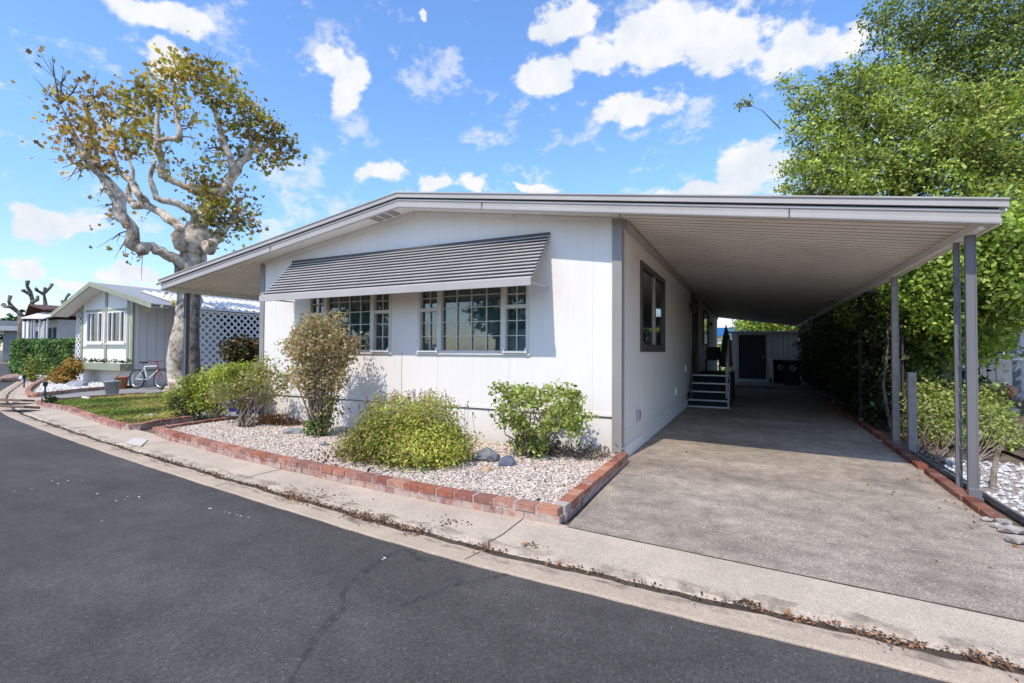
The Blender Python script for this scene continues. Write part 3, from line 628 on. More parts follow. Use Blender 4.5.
# soffit under the front overhang + sloped porch soffit panels
so = MB(); so.loft([[(x, YR+.03, zb(x)+.045), (x, YF+.02, zb(x)+.045), (x, YF+.02, zb(x)+.06), (x, YR+.03, zb(x)+.06)] for x in (X0, XG, X1)]); so.build('soffit', M_white, H)
fz = MB()
for xa, xb in ((X0+.1, -6.2), (-6.17, -4.77), (-4.73, -3.0), (-2.97, X1-.12)): fz.loft([[(x, YF-.03, zb(x)-.015), (x, YF-.002, zb(x)-.015), (x, YF-.002, zb(x)+.04), (x, YF-.03, zb(x)+.04)] for x in (xa, xb)])
fz.build('frieze_trim', M_white, H)
# gable vent under the overhang
gv = MB(); 
for k in range(3): x = -5.42+k*.17; gv.loft([[(u, YR+.07+k*0, zb(u)+.036), (u, YF-.08, zb(u)+.036), (u, YF-.08, zb(u)+.044), (u, YR+.07, zb(u)+.044)] for u in (x, x+.12)])
gv.build('soffit_vent', M_trim, H)
# ribbed metal pans: carport on the right, porch roof on the left
def pans(xa, xb, ya, yb, nm, parent):
    mb = MB(); prof = []; y = ya; p = .152; d = .035
    while y < yb: prof += [(y, 0), (y+p*.60, 0), (y+p*.66, d), (y+p*.94, d)]; y += p
    prof.append((y, 0)); xs = [xa, xb]
    vs = [(x, py, zb(x)+.055+pz) for x in xs for py, pz in prof]; n = len(prof)
    mb.add(vs, [(k, k+1, n+k+1, n+k) for k in range(n-1)]); return mb.build(nm, M_pan, parent, fix=False)
cp = thing('x', None, None, (-4.9, YF, 0)); bpy.data.objects.remove(cp)
cpr = pans(X1+.01, XRr-.016, YR+.035, YB+.1, 'carport_roof', H)
pj = MB(); y = YR+.035
while y < YB:
    pj.loft([[(x, y+.152*.60+.001, zb(x)+.049), (x, y+.152*.60+.010, zb(x)+.049), (x, y+.152*.60+.010, zb(x)+.0545), (x, y+.152*.60+.001, zb(x)+.0545)] for x in (X1+.06, XRr-.03)]); y += .152
pj.build('pan_joint', M_tan, cpr)  # darker strips along the ribs, crevice shade put into their colour
plr = pans(XL+.016, X0-.005, YR+.035, YB, 'porch_roof', H)
# wall hanger rail with scalloped ends of the pans
mb = MB(); mb.b2((X1+.004, YF+.11, zb(X1)-.055), (X1+.05, YB, zb(X1)+.035)); 
mb.build('roof_hanger', M_fascia, H)
mb = MB(); y = YF+.2
while y < YB: mb.b2((X1+.02, y, zb(X1)+.036), (X1+.055, y+.06, zb(X1)+.05)); y += .152
mb.build('hanger_clip', M_trim, cpr)
# outer beams
for x, y0, y1 in ((1.86, YR+.06, YB), (-10.84, YR+.06, YB)):
    mb = MB(); z = zb(x); mb.b2((x-.02, y0, z-.03), (x+.02, y1, z+.05)); mb.b2((x-.035, y0, z-.036), (x+.035, y1, z-.0305)); mb.build('carport_beam' if x > 0 else 'porch_beam', M_white, H)
# posts
def post(x, y, w=.09, d=.09, mat=None, top=None, foot=True, nm='carport_post', z0=.02):
    zt = top or zb(x)-.037; mb = MB(); mb.b2((x-w/2, y-d/2, z0), (x+w/2, y+d/2, zt)); 
    for dx in (-w/2, w/2): mb.b2((x+dx-.006, y-d/2-.006, z0), (x+dx+.006, y-d/2+.004, zt))
    o = mb.build(nm, mat or M_post, H, bevel=.003)
    if foot: f_ = MB().b2((x-w/2-.03, y-d/2-.03, z0), (x+w/2+.03, y+d/2+.03, z0+.03)).box((x, y-d/2-.02, z0+.06), (w+.03, .05, .10)).build('post_foot', M_post, o, bevel=.006)
    return o
p0 = post(1.865, 6.02, .068, .055, z0=.03)
p1 = post(1.865, 6.36, .04, .04, foot=False, z0=.03)
sc = MB(); z = .25
while z < 2.3:   # scroll ornaments between the paired posts
    pts = [(1.865, 6.05+.145+.135*math.cos(t), z+.09*math.sin(t)) for t in [i*math.pi/5 for i in range(11)]]; sc.tube(pts, .006, 5); z += .27
sc.build('post_scrollwork', M_post, H)
post(1.90, 8.88, .07, .07, mat=M_postw)
for y in (11.6, 15.2, 19.5): post(1.93, y, .05, .05, mat=M_stepwood)
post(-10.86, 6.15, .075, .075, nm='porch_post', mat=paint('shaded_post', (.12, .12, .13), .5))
for y in (9.5, 13, 16.5, 20): post(-10.86, y, .075, .075, nm='porch_post')
# window awning ----------------------------------------------------
AX0, AX1, AZT, AZB, AY = -7.50, -2.45, 2.985, 2.29, YF-.64
n = 13; aw = MB(); ad = MB(); 
for k in range(n):
    t0, t1 = k/n, (k+1)/n; ya, za = YF-.012-(YF-.012-AY)*t0, AZT+(AZB-AZT)*t0; yb_, zb_ = YF-.012-(YF-.012-AY)*t1, AZT+(AZB-AZT)*t1
    # slat: plate proud at its lower edge
    o = .022; ny, nz = -.72*o, .69*o
    x0_, x1_ = AX0-.0*k, AX1
    aw.loft([[(x, ya+.004, za-.012), (x, yb_+ny+.004, zb_+nz-.004+.012), (x, yb_+ny, zb_+nz+.018), (x, ya, za)] for x in (x0_, x1_)])
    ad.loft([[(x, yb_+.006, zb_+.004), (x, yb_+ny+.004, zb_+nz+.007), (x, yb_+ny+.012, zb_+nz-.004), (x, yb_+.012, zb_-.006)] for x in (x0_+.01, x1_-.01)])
awn = thing('x', None, None); bpy.data.objects.remove(awn)
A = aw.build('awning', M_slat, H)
MB().loft([[(x, YF-.02, AZT-.035), (x, AY+.02, AZB-.03), (x, AY+.02, AZB-.022), (x, YF-.02, AZT-.027)] for x in (AX0+.01, AX1-.01)]).build('awning_lining', M_slat, A)  # sheet added under the slats to stop sunlight leaking between them
ad.build('slat_gap', M_dk, A)  # solid dark brown strips, the shadow between slats put into colour
MB().b2((AX0-.01, AY-.035, 2.215), (AX1+.01, AY-.005, 2.315)).build('valance', M_fascia, A, bevel=.004)
MB().b2((AX0, YF-.04, AZT-.005), (AX1, YF-.003, AZT+.035)).build('awning_header', M_bronze, A)
sp = MB()
for x in (AX0+.02, AX1-.02, -5.0): sp.beam((x, YF-.01, AZT-.05), (x, AY, AZB-.04), .02, .03)
for x in (AX0+.02, AX1-.02): sp.beam((x, YF-.01, AZB-.02), (x, AY, AZB-.03), .015, .02)
sp.build('awning_arm', M_fascia, A)
pass

# ------------------------------------------------------------------ steps, landing and the things on it
st = thing('porch_steps', 'grey aluminium entry steps with dark carpet treads against the side wall', 'steps', (-1.0, 12.9, .022))
n = 4
for k in range(n):
    y = 12.9+k*.28; z = .022+.195*(k+1)
    MB().b2((-1.42, y+.015, .03), (-.52, y+.03, z-.03)).build('riser', M_carpet, st)
    MB().b2((-1.44, y-.01, z-.035), (-.50, y+(.30 if k < n-1 else .27), z)).build('tread', M_steel, st, bevel=.004)
    MB().b2((-1.40, y+.03, z+.001), (-.54, y+.26, z+.008)).build('tread_carpet', M_carpet, st)
MB().b2((-1.40, 14.02, .74), (-.46, 17.0, .80)).build('landing', M_carpet, st)
MB().b2((-.50, 14.02, .03), (-.47, 17.0, .73)).build('landing_skirt', M_stepwood, st)
MB().b2((-.515, 12.9, .03), (-.495, 14.0, .22)).b2((-.515, 13.2, .22), (-.495, 14.0, .4)).b2((-.515, 13.5, .4), (-.495, 14.0, .6)).build('stringer', M_steel, st)
MB().b2((-1.44, 12.86, .023), (-.48, 12.895, .06)).build('toe_kick', M_steel, st)
hr = MB(); hr.tube([(-1.36, 13.0, .25), (-1.36, 13.0, .9), (-1.36, 13.15, 1.35), (-1.36, 13.5, 1.75), (-1.36, 14.0, 1.9), (-1.36, 14.15, 1.75), (-1.36, 14.2, 1.2), (-1.36, 14.2, .8)], .022, 8); hr.build('handrail', M_bronze, st)
hr = MB(); hr.tube([(-.54, 13.0, .25), (-.54, 13.0, 1.15), (-.54, 13.3, 1.3), (-.54, 14.2, 1.75), (-.54, 15.9, 1.75), (-.54, 15.9, .8)], .024, 8); hr.tube([(-.54, 14.2, .8), (-.54, 14.2, 1.75)], .02, 8); hr.build('handrail', M_fascia, st)
# folded dark patio umbrella leaning at the end of landing
u = thing('patio_umbrella', 'folded dark grey patio umbrella standing at the landing corner', 'umbrella', (-.62, 14.6, .8))
MB().tube([(-.62, 14.6, .8), (-.62, 14.6, 2.15)], .02, 8).build('pole', M_steel, u)
MB().tube([(-.62, 14.6, .98), (-.62, 14.6, 1.05), (-.62, 14.6, 1.25), (-.62, 14.6, 1.75), (-.62, 14.6, 2.08)], [.10, .155, .15, .10, .03], 10, jit=.12).build('canopy', paint('dark_canvas', (.05, .045, .045), .9, .3), u)
gr = thing('patio_chair', 'black patio chair standing on the entry landing beside the folded umbrella', 'chair', (-1.0, 15.2, .8))
MB().box((-1.0, 15.2, 1.18), (.40, .42, .04)).build('seat', M_dark, gr, bevel=.01)
MB().box((-1.0, 15.42, 1.38), (.40, .035, .36), 0, None, -.15).build('backrest', M_dark, gr, bevel=.01)
for sx in (-1, 1):
    for sy in (-1, 1): MB().beam((-1.0+sx*.19, 15.2+sy*.19, .8), (-1.0+sx*.18, 15.2+sy*.18, 1.21), .03, .03).build('leg', M_dark, gr)
    MB().beam((-1.0+sx*.21, 15.02, 1.40), (-1.0+sx*.21, 15.42, 1.42), .035, .03).build('armrest', M_dark, gr)

# shed and bins ----------------------------------------------------
sh = thing('garden_shed', 'pale metal shed with dark door behind the carport', 'shed', (.6, 26.3, .11))
m_sh = panel_mat('shed_siding', (.72, .70, .67), 0, .22, .03, .7, .2, 0)
MB().b2((-.85, 26.2, .11), (-.55, 28.4, 2.35)).b2((.65, 26.2, .11), (3.0, 28.4, 2.35)).b2((-.55, 26.2, 2.25), (.65, 28.4, 2.35)).b2((-.55, 26.5, .11), (.65, 28.4, 2.25)).build('wall', m_sh, sh)
sd = MB().b2((-.53, 26.24, .14), (.63, 26.30, 2.24)).build('door', paint('shed_door', (.04, .045, .05), .6), sh); MB().b2((.5, 26.2, 1.1), (.54, 26.235, 1.25)).build('handle', M_steel, sd)
MB().b2((-1.0, 26.05, 2.352), (3.1, 28.6, 2.43)).build('roof', M_fascia, sh)
def bin_(x, y, rz, lab):
    t = thing('wheelie_bin', lab, 'waste bin', (x, y, .11), rz, 'waste bins by the shed'); w = .29
    mb = MB(); mb.loft([[(-w*.8, -w*.8, .03), (w*.8, -w*.8, .03), (w*.8, w*.8, .03), (-w*.8, w*.8, .03)], [(-w, -w*1.1, .95), (w, -w*1.1, .95), (w, w*1.1, .95), (-w, w*1.1, .95)]]); mb.build('body', M_navy, t, local=True, bevel=.02)
    MB().box((0, 0, .985), (.62, .72, .06), 0, None, .06).tube([(-.25, .37, 1.0), (.25, .37, 1.0)], .025, 8).build('lid', M_navy, t, local=True, bevel=.015)
    for s in (-1, 1): MB().tube([(s*.22, .27, .1), (s*.28, .27, .1)], .1, 14).build('wheel', M_dark, t, local=True)
    k = 18; MB().add([(.11*math.cos(2*math.pi*i/k), -.31-.012, .68+.11*math.sin(2*math.pi*i/k)) for i in range(k)]+[(.065*math.cos(2*math.pi*i/k), -.31-.012, .68+.065*math.sin(2*math.pi*i/k)) for i in range(k)], [(i, (i+1) % k, k+(i+1) % k, k+i) for i in range(k)]).build('emblem', M_white, t, local=True)
bin_(1.02, 23.2, .25, 'navy wheeled bin behind, half hidden by the front one')
bin_(1.48, 22.2, -.1, 'navy wheeled bin with round white emblem, nearer of the two')

# ------------------------------------------------------------------ vegetation
def tree_limbs(mb, L, jit=.08, seg=10):
    for pts, rad in L: mb.tube(pts, rad, seg, jit=jit)
# sycamore, limbs laid out in depth
D0 = 15.3
T = thing('sycamore_tree', 'tall pollarded sycamore with mottled white bark and sparse yellowing leaves', 'tree', gp(181, 393))
def lp(x, y, dd=0): return Vector(dp(x, y, D0+dd))
limbs = [
 ([(180, 393, 0), (181, 385, 0), (183, 350, 0), (187, 310, 0), (190, 280, 0), (193, 258, 0), (197, 240, 0), (200, 226, .05)], [.56, .46, .43, .42, .44, .47, .48, .38]),
 ([(191, 275, 0), (180, 262, -.3), (166, 255, -.6), (152, 246, -.8), (140, 249, -1), (131, 245, -1.1), (133, 229, -1.2), (119, 213, -1.3), (123, 199, -1.3), (108, 181, -1.5), (91, 165, -1.7), (81, 148, -1.8), (72, 128, -2), (60, 104, -2.2)], [.26, .24, .21, .20, .25, .24, .18, .20, .17, .15, .12, .09, .05, .02]),
 ([(119, 213, -1.3), (112, 195, -1), (100, 175, -.8), (97, 155, -.6), (90, 131, -.5), (84, 110, -.4)], [.16, .13, .11, .08, .05, .02]),
 ([(192, 240, 0), (182, 230, .3), (162, 213, .6), (146, 205, .8), (140, 196, .8), (131, 181, 1), (118, 170, 1.1), (112, 150, 1.2), (110, 125, 1.3)], [.22, .19, .17, .19, .16, .13, .10, .06, .02]),
 ([(146, 205, .8), (135, 206, 1), (128, 196, 1.1), (133, 170, 1.2), (125, 150, 1.3), (124, 125, 1.4)], [.17, .18, .12, .07, .05, .02]),
 ([(196, 228, 0), (194, 212, -.4), (176, 203, -.6), (156, 198, -.8), (150, 178, -.8), (155, 160, -.9)], [.17, .14, .13, .11, .08, .05]),
 ([(206, 196, .3), (196, 190, .2), (180, 184, 0), (163, 175, -.2), (161, 158, -.2), (157, 142, -.3), (157, 121, -.3), (158, 97, -.3), (165, 78, -.3)], [.15, .14, .14, .17, .13, .12, .08, .04, .015]),
 ([(157, 140, -.3), (166, 139, -.4), (179, 139, -.5), (180, 130, -.5), (176, 118, -.5), (175, 98, -.4), (182, 78, -.3)], [.10, .09, .12, .10, .07, .05, .015]),
 ([(199, 232, 0), (206, 212, .2), (214, 198, .4), (226, 188, .5), (233, 175, .6), (242, 160, .7), (251, 149, .8), (262, 150, .9), (272, 141, 1), (284, 140, 1)], [.26, .24, .23, .22, .19, .17, .20, .12, .07, .02]),
 ([(232, 178, .5), (231, 160, .3), (222, 138, .2), (217, 118, 0), (211, 100, -.2), (201, 82, -.3), (196, 68, -.3)], [.16, .13, .12, .09, .07, .05, .015]),
 ([(251, 149, .8), (250, 130, .7), (240, 110, .6), (236, 92, .5)], [.12, .07, .05, .015]),
 ([(200, 246, 0), (214, 240, .3), (224, 230, .5), (235, 217, .7), (238, 200, .8), (248, 196, .9)], [.26, .24, .19, .14, .09, .03]),
 ([(190, 250, 0), (180, 246, -.5), (177, 236, -.7), (182, 228, -.7)], [.24, .22, .2, .1]),
 ([(206, 245, 0), (210, 250, -.6), (213, 240, -.8)], [.25, .22, .12])]
mb = MB(); LP = []
for pts, rad in limbs:
    q = [lp(*p) for p in pts]
    # subdivide with wobble
    qq = []; rr = []
    for i in range(len(q)-1):
        for k in range(3):
            t = k/3; v = q[i].lerp(q[i+1], t); 
            if k: v += Vector((random.gauss(0, .3), random.gauss(0, .3), random.gauss(0, .3)))*rad[i]*.3
            qq.append(v); rr.append((rad[i]*(1-t)+rad[i+1]*t)*random.uniform(.84, 1.16)*(.78 if pts[0][1] < 390 else .82))
    qq.append(q[-1]); rr.append(rad[-1]); mb.tube(qq, rr, 12, jit=.05); LP += [(a, b_) for a, b_ in zip(qq, rr) if b_ < .16]
mb.build('trunk', M_syc, T, smooth=True)
# twigs + leaves
cl = []   # (x, y, rx, ry, n, tone)
for x, y, n, tn in [(160, 96, 26, 1), (168, 76, 30, 1), (178, 64, 26, 1), (192, 62, 22, 1), (200, 75, 26, 2), (214, 66, 26, 2), (214, 84, 34, 2), (226, 80, 26, 2), (232, 94, 38, 2), (218, 104, 34, 2), (246, 104, 34, 2), (250, 120, 30, 2), (262, 116, 34, 2), (272, 128, 38, 2), (282, 140, 36, 2), (290, 152, 20, 2), (276, 158, 34, 2), (262, 162, 22, 2), (258, 138, 30, 2), (226, 122, 30, 2), (240, 130, 18, 2), (228, 150, 20, 2), (206, 96, 14, 2), (190, 80, 18, 1), (176, 96, 16, 1), (176, 112, 16, 1), (146, 84, 20, 1), (150, 106, 22, 1), (138, 96, 20, 1), (136, 112, 26, 1), (122, 96, 18, 1), (112, 92, 14, 0), (104, 108, 20, 0), (116, 116, 18, 1), (90, 92, 10, 0), (78, 80, 9, 0), (66, 72, 8, 0), (52, 56, 3, 0), (82, 104, 16, 0), (68, 98, 11, 0), (56, 88, 6, 0), (46, 94, 4, 0), (52, 106, 5, 0), (64, 118, 12, 0), (78, 128, 18, 0), (92, 126, 22, 0), (88, 144, 22, 0), (72, 144, 14, 0), (60, 136, 7, 0), (104, 132, 20, 1), (108, 148, 20, 0), (96, 162, 18, 0), (122, 134, 22, 1), (134, 140, 34, 2), (142, 128, 24, 1), (128, 152, 22, 0), (150, 142, 18, 2), (166, 150, 12, 2), (160, 162, 10, 2), (114, 172, 14, 0), (84, 160, 14, 0), (62, 168, 3, 0), (78, 180, 4, 0), (100, 196, 5, 0), (112, 206, 6, 0), (108, 222, 7, 0), (112, 240, 8, 0), (126, 222, 6, 0), (120, 250, 9, 0), (136, 258, 5, 0), (146, 216, 5, 0), (130, 190, 8, 0), (188, 178, 18, 2), (204, 160, 10, 2), (206, 178, 30, 2), (214, 188, 34, 0), (200, 196, 26, 2), (212, 204, 34, 2), (222, 200, 26, 2), (232, 208, 26, 2), (204, 214, 26, 2), (214, 222, 26, 2), (246, 212, 22, 2), (252, 222, 14, 2), (236, 226, 24, 2), (246, 196, 12, 2), (258, 228, 5, 2), (222, 236, 16, 2), (198, 128, 7, 2), (190, 124, 6, 2), (196, 140, 9, 2), (186, 108, 6, 1), (170, 172, 6, 2), (204, 150, 6, 2), (224, 168, 14, 2), (240, 146, 12, 2), (192, 252, 4, 0), (176, 286, 7, 1), (172, 296, 6, 1), (180, 302, 6, 2)]:
    cl.append((x, y, n, tn))
TON = [[(.34, .20, .08), (.42, .26, .10), (.24, .15, .09), (.48, .34, .08), (.22, .15, .07)], [(.50, .40, .07), (.42, .34, .06), (.56, .40, .09), (.32, .32, .06), (.44, .26, .06)], [(.28, .31, .05), (.22, .25, .045), (.38, .36, .07), (.42, .33, .07), (.15, .17, .04), (.28, .17, .06)]]
P = []; CO = []; tw = MB()
anch = [a for a, r_ in LP]
for x, y, n, tn in cl:
    c0 = Vector(dp(x, y, D0)); best = min(anch, key=lambda a: (Vector(dp(x, y, float(np.dot(np.array(a)-np.array([0, 0, HC]), F))))-a).length)
    dd = float(np.dot(np.array(best)-np.array([0, 0, HC]), F)); c0 = Vector(dp(x, y, dd+random.uniform(-.25, .25)))
    if (c0-best).length < 2.2:
        mid = best.lerp(c0, .5)+Vector((random.gauss(0, .08), random.gauss(0, .08), .05)); tw.tube([best, mid, c0], [.028, .017, .008], 5)
        for _ in range(3):
            e = c0+Vector((random.gauss(0, .22), random.gauss(0, .22), random.gauss(.05, .22))); tw.tube([mid, (mid+e)/2, e], [.012, .008, .004], 4)
    k = int(n*(3.1 if tn == 2 else 3.7)) if n > 9 else n
    for _ in range(k):
        P.append((c0.x+random.gauss(0, .17), c0.y+random.gauss(0, .3), c0.z+random.gauss(0, .17))); CO.append(random.choice(TON[tn] if random.random() > .2 else TON[(tn+1) % 3]))
tw.build('twigs', M_bark, T)
leaves('crown', P, .145, CO, M_leafS, 'maple', T, sv=.4)

# trunk standing right beside it, under the porch roof edge
T2 = thing('brown_tree_trunk', 'straight rough brown trunk close behind the porch post', 'tree', gp(192, 398))
b0 = Vector(dp(192, 398, 13.6)); q = [b0+Vector((random.gauss(0, .02), random.gauss(0, .02), z)) for z in (-.05, .15, .8, 1.6, 2.4, 3.2, 3.6)]
MB().tube(q, [.24, .19, .17, .17, .165, .16, .10], 14, jit=.06).build('trunk', M_bark, T2, smooth=True)

def shrub(name, label, base, comps, cols, size, stems, mat=M_leafL, shape='oval', nb=.5, cat='shrub', stemr=.014, stemmat=None, flat=0):
    t = thing(name, label, cat, base); mb = MB(); base = Vector(base)
    for c, r, k in stems:
        for _ in range(k):
            d = Vector((random.gauss(0, 1), random.gauss(0, 1), random.gauss(0, .8))); d.normalize(); e = Vector(c)+Vector((d.x*r[0], d.y*r[1], d.z*r[2]))*random.uniform(.5, .95)
            b0 = base+Vector((random.gauss(0, .04), random.gauss(0, .04), -.02)); m1 = b0.lerp(e, .35)+Vector((random.gauss(0, .05), random.gauss(0, .05), -.02)); m2 = b0.lerp(e, .7)+Vector((random.gauss(0, .05), random.gauss(0, .05), .02))
            mb.tube([b0, m1, m2, e], [stemr, stemr*.75, stemr*.5, stemr*.25], 6, jit=.1)
            for _ in range(3):
                a = m1.lerp(e, random.uniform(.3, .9)); f_ = a+Vector((random.gauss(0, .12), random.gauss(0, .12), random.gauss(.06, .1))); mb.tube([a, (a+f_)/2+Vector((0, 0, .02)), f_], [stemr*.4, stemr*.3, stemr*.15], 5)
    if mb.v: mb.build('stems', stemmat or M_stem, t, smooth=True)
    PP = []; NN = []
    for c, r, n, sprig, spread in comps:
        a, b_ = blob(c, r, n, sprig, spread); PP.append(a); NN.append(b_)
    PP = np.concatenate(PP); NN = np.concatenate(NN); ok = PP[:, 2] > .06; PP = PP[ok]; NN = NN[ok]
    leaves('foliage', PP, size, cols, mat, shape, t, NN, nb, flat, clump=.55); return t
# 1 round topiary
b1 = np.array([-5.88, 5.32, .09]); c1 = dp(321, 352, 7.25)
shrub('round_shrub', 'round clipped brownish shrub on bare stems in front of the left window', b1,
      [(c1+[0, 0, .04], (.56, .50, .48), 9000, 9, .05), (c1+[0, 0, -.42], (.42, .34, .30), 1000, 7, .05), (c1+[.02, 0, -.85], (.25, .2, .3), 200, 6, .06)],
      [(.36, .28, .17), (.29, .20, .13), (.42, .32, .21), (.26, .25, .11), (.34, .33, .14), (.44, .38, .20), (.28, .15, .10)], .045, [(c1+[0, 0, -.15], (.45, .4, .3), 34)], M_leafL, nb=.3, stemr=.018)
lowb = b1+np.array([.05, -.1, 0])
shrub('sapling', 'small green leafy sprout at the foot of the round clipped shrub', lowb, [(lowb+[-.05, 0, .12], (.2, .16, .14), 420, 6, .04), (lowb+[.25, 0, .35], (.14, .12, .25), 160, 5, .05)], G_M, .05, [(lowb+[.1, 0, .25], (.15, .12, .2), 6)], stemr=.006)
# 2 big mound
c2 = np.array([-3.68, 4.64, .19])
t = shrub('mounded_shrub', 'wide dense yellow green mounded shrub with reddish flower tips', (c2[0], c2[1], .09),
      [(c2+[0, 0, .10], (.80, .56, .52), 26000, 10, .035), (c2+[.38, 0, .14], (.44, .48, .45), 5200, 9, .04), (c2+[-.42, -.05, .06], (.42, .48, .43), 4600, 9, .04), (c2+[0, -.1, -.02], (.80, .58, .28), 3600, 9, .04)],
      [(.27, .32, .05), (.34, .37, .065), (.20, .25, .035), (.36, .36, .09), (.27, .23, .065), (.14, .18, .03), (.32, .21, .085)], .031, [], M_leafL, 'oval', nb=.45)
P = []; sm = MB()
for _ in range(60):
    a = random.gauss(0, .42); x = c2[0]+a*1.1; y = c2[1]+random.uniform(-.3, .45); z0 = c2[2]+.54*math.sqrt(max(0, 1-(a/.9)**2)); hh = random.uniform(.05, .22)
    sm.tube([(x, y, z0-.1), (x+random.gauss(0, .03), y, z0+hh)], .0025, 4)
    for k in range(4): P.append((x+random.gauss(0, .015), y+random.gauss(0, .015), z0+hh-k*.02))
sm.build('flower_stems', M_stem, t); leaves('flowers', P, .028, [(.30, .09, .09), (.36, .16, .15), (.22, .08, .05)], M_litter, 'oval', t)
P, _ = blob(c2+[-.25, -.28, -.05], (.75, .5, .22), 900, 6, .05); P = P[P[:, 2] > .1]; leaves('foliage', P, .045, [(.14, .07, .035), (.20, .11, .05)], M_litter, 'oval', t)
# 3 open shrub right
b3 = np.array([-2.42, 5.45, .09]); c3 = dp(538, 414, 5.95)
cm = []
for _ in range(62):
    d = RNG.normal(size=3); d /= np.linalg.norm(d); d[2] = d[2]*.8+.12; q = c3+d*np.array([.70, .42, .42])*RNG.uniform(.6, 1.0)+[0, 0, .02]; cm.append((q, (.12, .12, .09), 62, 7, .035))
shrub('leafy_shrub', 'open branching green shrub standing nearest the driveway', b3, cm+[(b3+[0, 0, .15], (.24, .2, .13), 420, 7, .04)],
      [(.22, .27, .05), (.16, .22, .04), (.29, .33, .08), (.37, .38, .14), (.10, .14, .03)], .050, [(c3, (.58, .38, .34), 20)], M_leafL, nb=.4, stemr=.017)
# 4 left: clipped mass and sparse shrub
for i, (x, y, D, r, n, cc) in enumerate([(192, 402, 9.5, (.34, .35, .30), 2000, G_D+G_M[:1]), ]):
    q = dp(x, y, D); shrub('low_shrub', 'small dark green round shrub at the edge of the neighbour lawn', (q[0], q[1], .02), [(q, r, n, 8, .04)], [(.035, .065, .02), (.05, .09, .025), (.08, .11, .03)], .05, [], M_leafD)
cm = [(dp(x, y, D), (rx, .38, rz), n, 9, .05) for x, y, D, rx, rz, n in [(250, 375, 8.9, .24, .22, 1700), (222, 380, 9.0, .34, .28, 2600), (200, 388, 9.2, .30, .24, 1900), (236, 396, 8.7, .28, .24, 1100), (212, 400, 9.0, .30, .22, 1300), (180, 398, 9.6, .22, .18, 900), (238, 376, 8.8, .3, .25, 1900)]]
q = gp(215, 424); shrub('hedge_shrub', 'yellow green clipped shrub below the left porch roof', (q[0], q[1], .02), cm, [(.29, .34, .045), (.36, .38, .07), (.22, .27, .04), (.27, .26, .07), (.13, .17, .035)], .05, [(dp(225, 392, 8.9), (.5, .3, .25), 12)])
b5 = gp(246, 428, .09); cm = []
for x, y, n in [(235, 390, 60), (250, 380, 60), (262, 372, 90), (275, 368, 50), (283, 380, 60), (270, 385, 70), (290, 376, 35), (256, 395, 50), (228, 400, 50), (244, 404, 60), (266, 398, 40), (280, 392, 30), (286, 388, 20), (262, 362, 30), (222, 390, 60), (214, 396, 40)]: cm.append((dp(x, y, 8.1+random.uniform(-.25, .25)), (.16, .16, .13), n*3, 6, .045))
shrub('sparse_shrub', 'straggly brown stemmed shrub with thin leaves at the left house corner', b5, cm, [(.26, .24, .11), (.32, .29, .16), (.19, .23, .07), (.28, .19, .12), (.24, .28, .08)], .045, [(dp(250, 392, 8.25), (.6, .35, .28), 24)], stemr=.016)
# dry clump
q = gp(278, 424, .1); P, Nn = blob(q+[0, 0, .03], (.55, .22, .12), 1500, 6, .04)
ty = thing('dry_ground_cover', 'low rust brown dried groundcover clump against the skirting', 'plant', q); leaves('foliage', P[P[:, 2] > .08], .06, [(.24, .10, .04), (.30, .15, .06), (.15, .08, .04)], M_litter, 'blade', ty)
q = gp(560, 462, .1); P, Nn = blob(np.array([-2.1, 5.75, .12]), (.75, .22, .10), 1300, 6, .05)
ty = thing('dry_twigs', 'dead twigs and dry leaves heaped under the shrub nearest the driveway', 'twigs', (-2.1, 5.75, .1)); leaves('twig_litter', P[P[:, 2] > .09], .07, [(.16, .11, .07), (.10, .075, .05), (.24, .19, .14)], M_litter, 'blade', ty)
# blue ornament behind the sparse shrub
orn = thing('garden_ornament', 'blue metal garden ornament of round petals behind the sparse shrub', 'ornament', gp(245, 424, .09)); gb = Vector(gp(245, 424, .09))
MB().tube([gb, gb+Vector((0, .3, .55))], .012, 6).build('stake', M_steel, orn)
for x, y in ((226, 405), (233, 409), (240, 412), (247, 410), (253, 404), (254, 397), (246, 399), (256, 411), (232, 403)):
    c = Vector(dp(x, y, 8.2)); w = Vector((.06, 0, 0)); k = 12; n_ = Vector(F); rgt = Vector(RR); up = Vector(UU)
    V = [c+rgt*.075*math.cos(2*math.pi*i/k)+up*.05*math.sin(2*math.pi*i/k) for i in range(k)]; V2 = [v+n_*.012 for v in V]
    MB().loft([V, V2]).build('petal', M_blue, orn)

# ------------------------------------------------------------------ rocks
def rock(x, y, d, col, label, rz=0, z=.09, name='garden_rock'):
    q = gp(x, y, z); o = MB().rock((q[0], q[1], z+d[2]*.35), d, col, rz, int(x*7+y)).build(name, M_rock, smooth=False); return tag(o, label, 'rock')
rock(488, 461, (.20, .15, .12), (.22, .22, .23), 'large blue grey rock between the mounded and open shrubs', .3)
rock(507, 466, (.13, .10, .09), (.12, .13, .16), 'dark slate rock right of the large grey rock', 1)
rock(486, 472, (.07, .06, .05), (.45, .30, .19), 'small tan rock in front of the large grey rock')
rock(480, 475, (.055, .05, .03), (.28, .27, .26), 'flat little grey rock below the tan rock')
rock(497, 470, (.045, .04, .04), (.5, .38, .27), 'smallest tan rock beside the dark slate rock')
rock(294, 434, (.19, .13, .07), (.26, .26, .26), 'flat grey rock on the gravel left of the round shrub', .5)
rock(323, 446, (.06, .05, .05), (.34, .33, .32), 'pale upright stone below the round shrub')
rock(539, 501, (.03, .025, .02), (.05, .05, .06), 'tiny black stone near the gravel corner')
rock(150, 416, (.30, .16, .035), (.40, .37, .31), 'flat beige stepping stone sunk in the lawn', .1, .05)
rock(86, 400, (.16, .1, .08), (.7, .68, .64), 'small white rock on the far edge of the lawn', 0, .03)
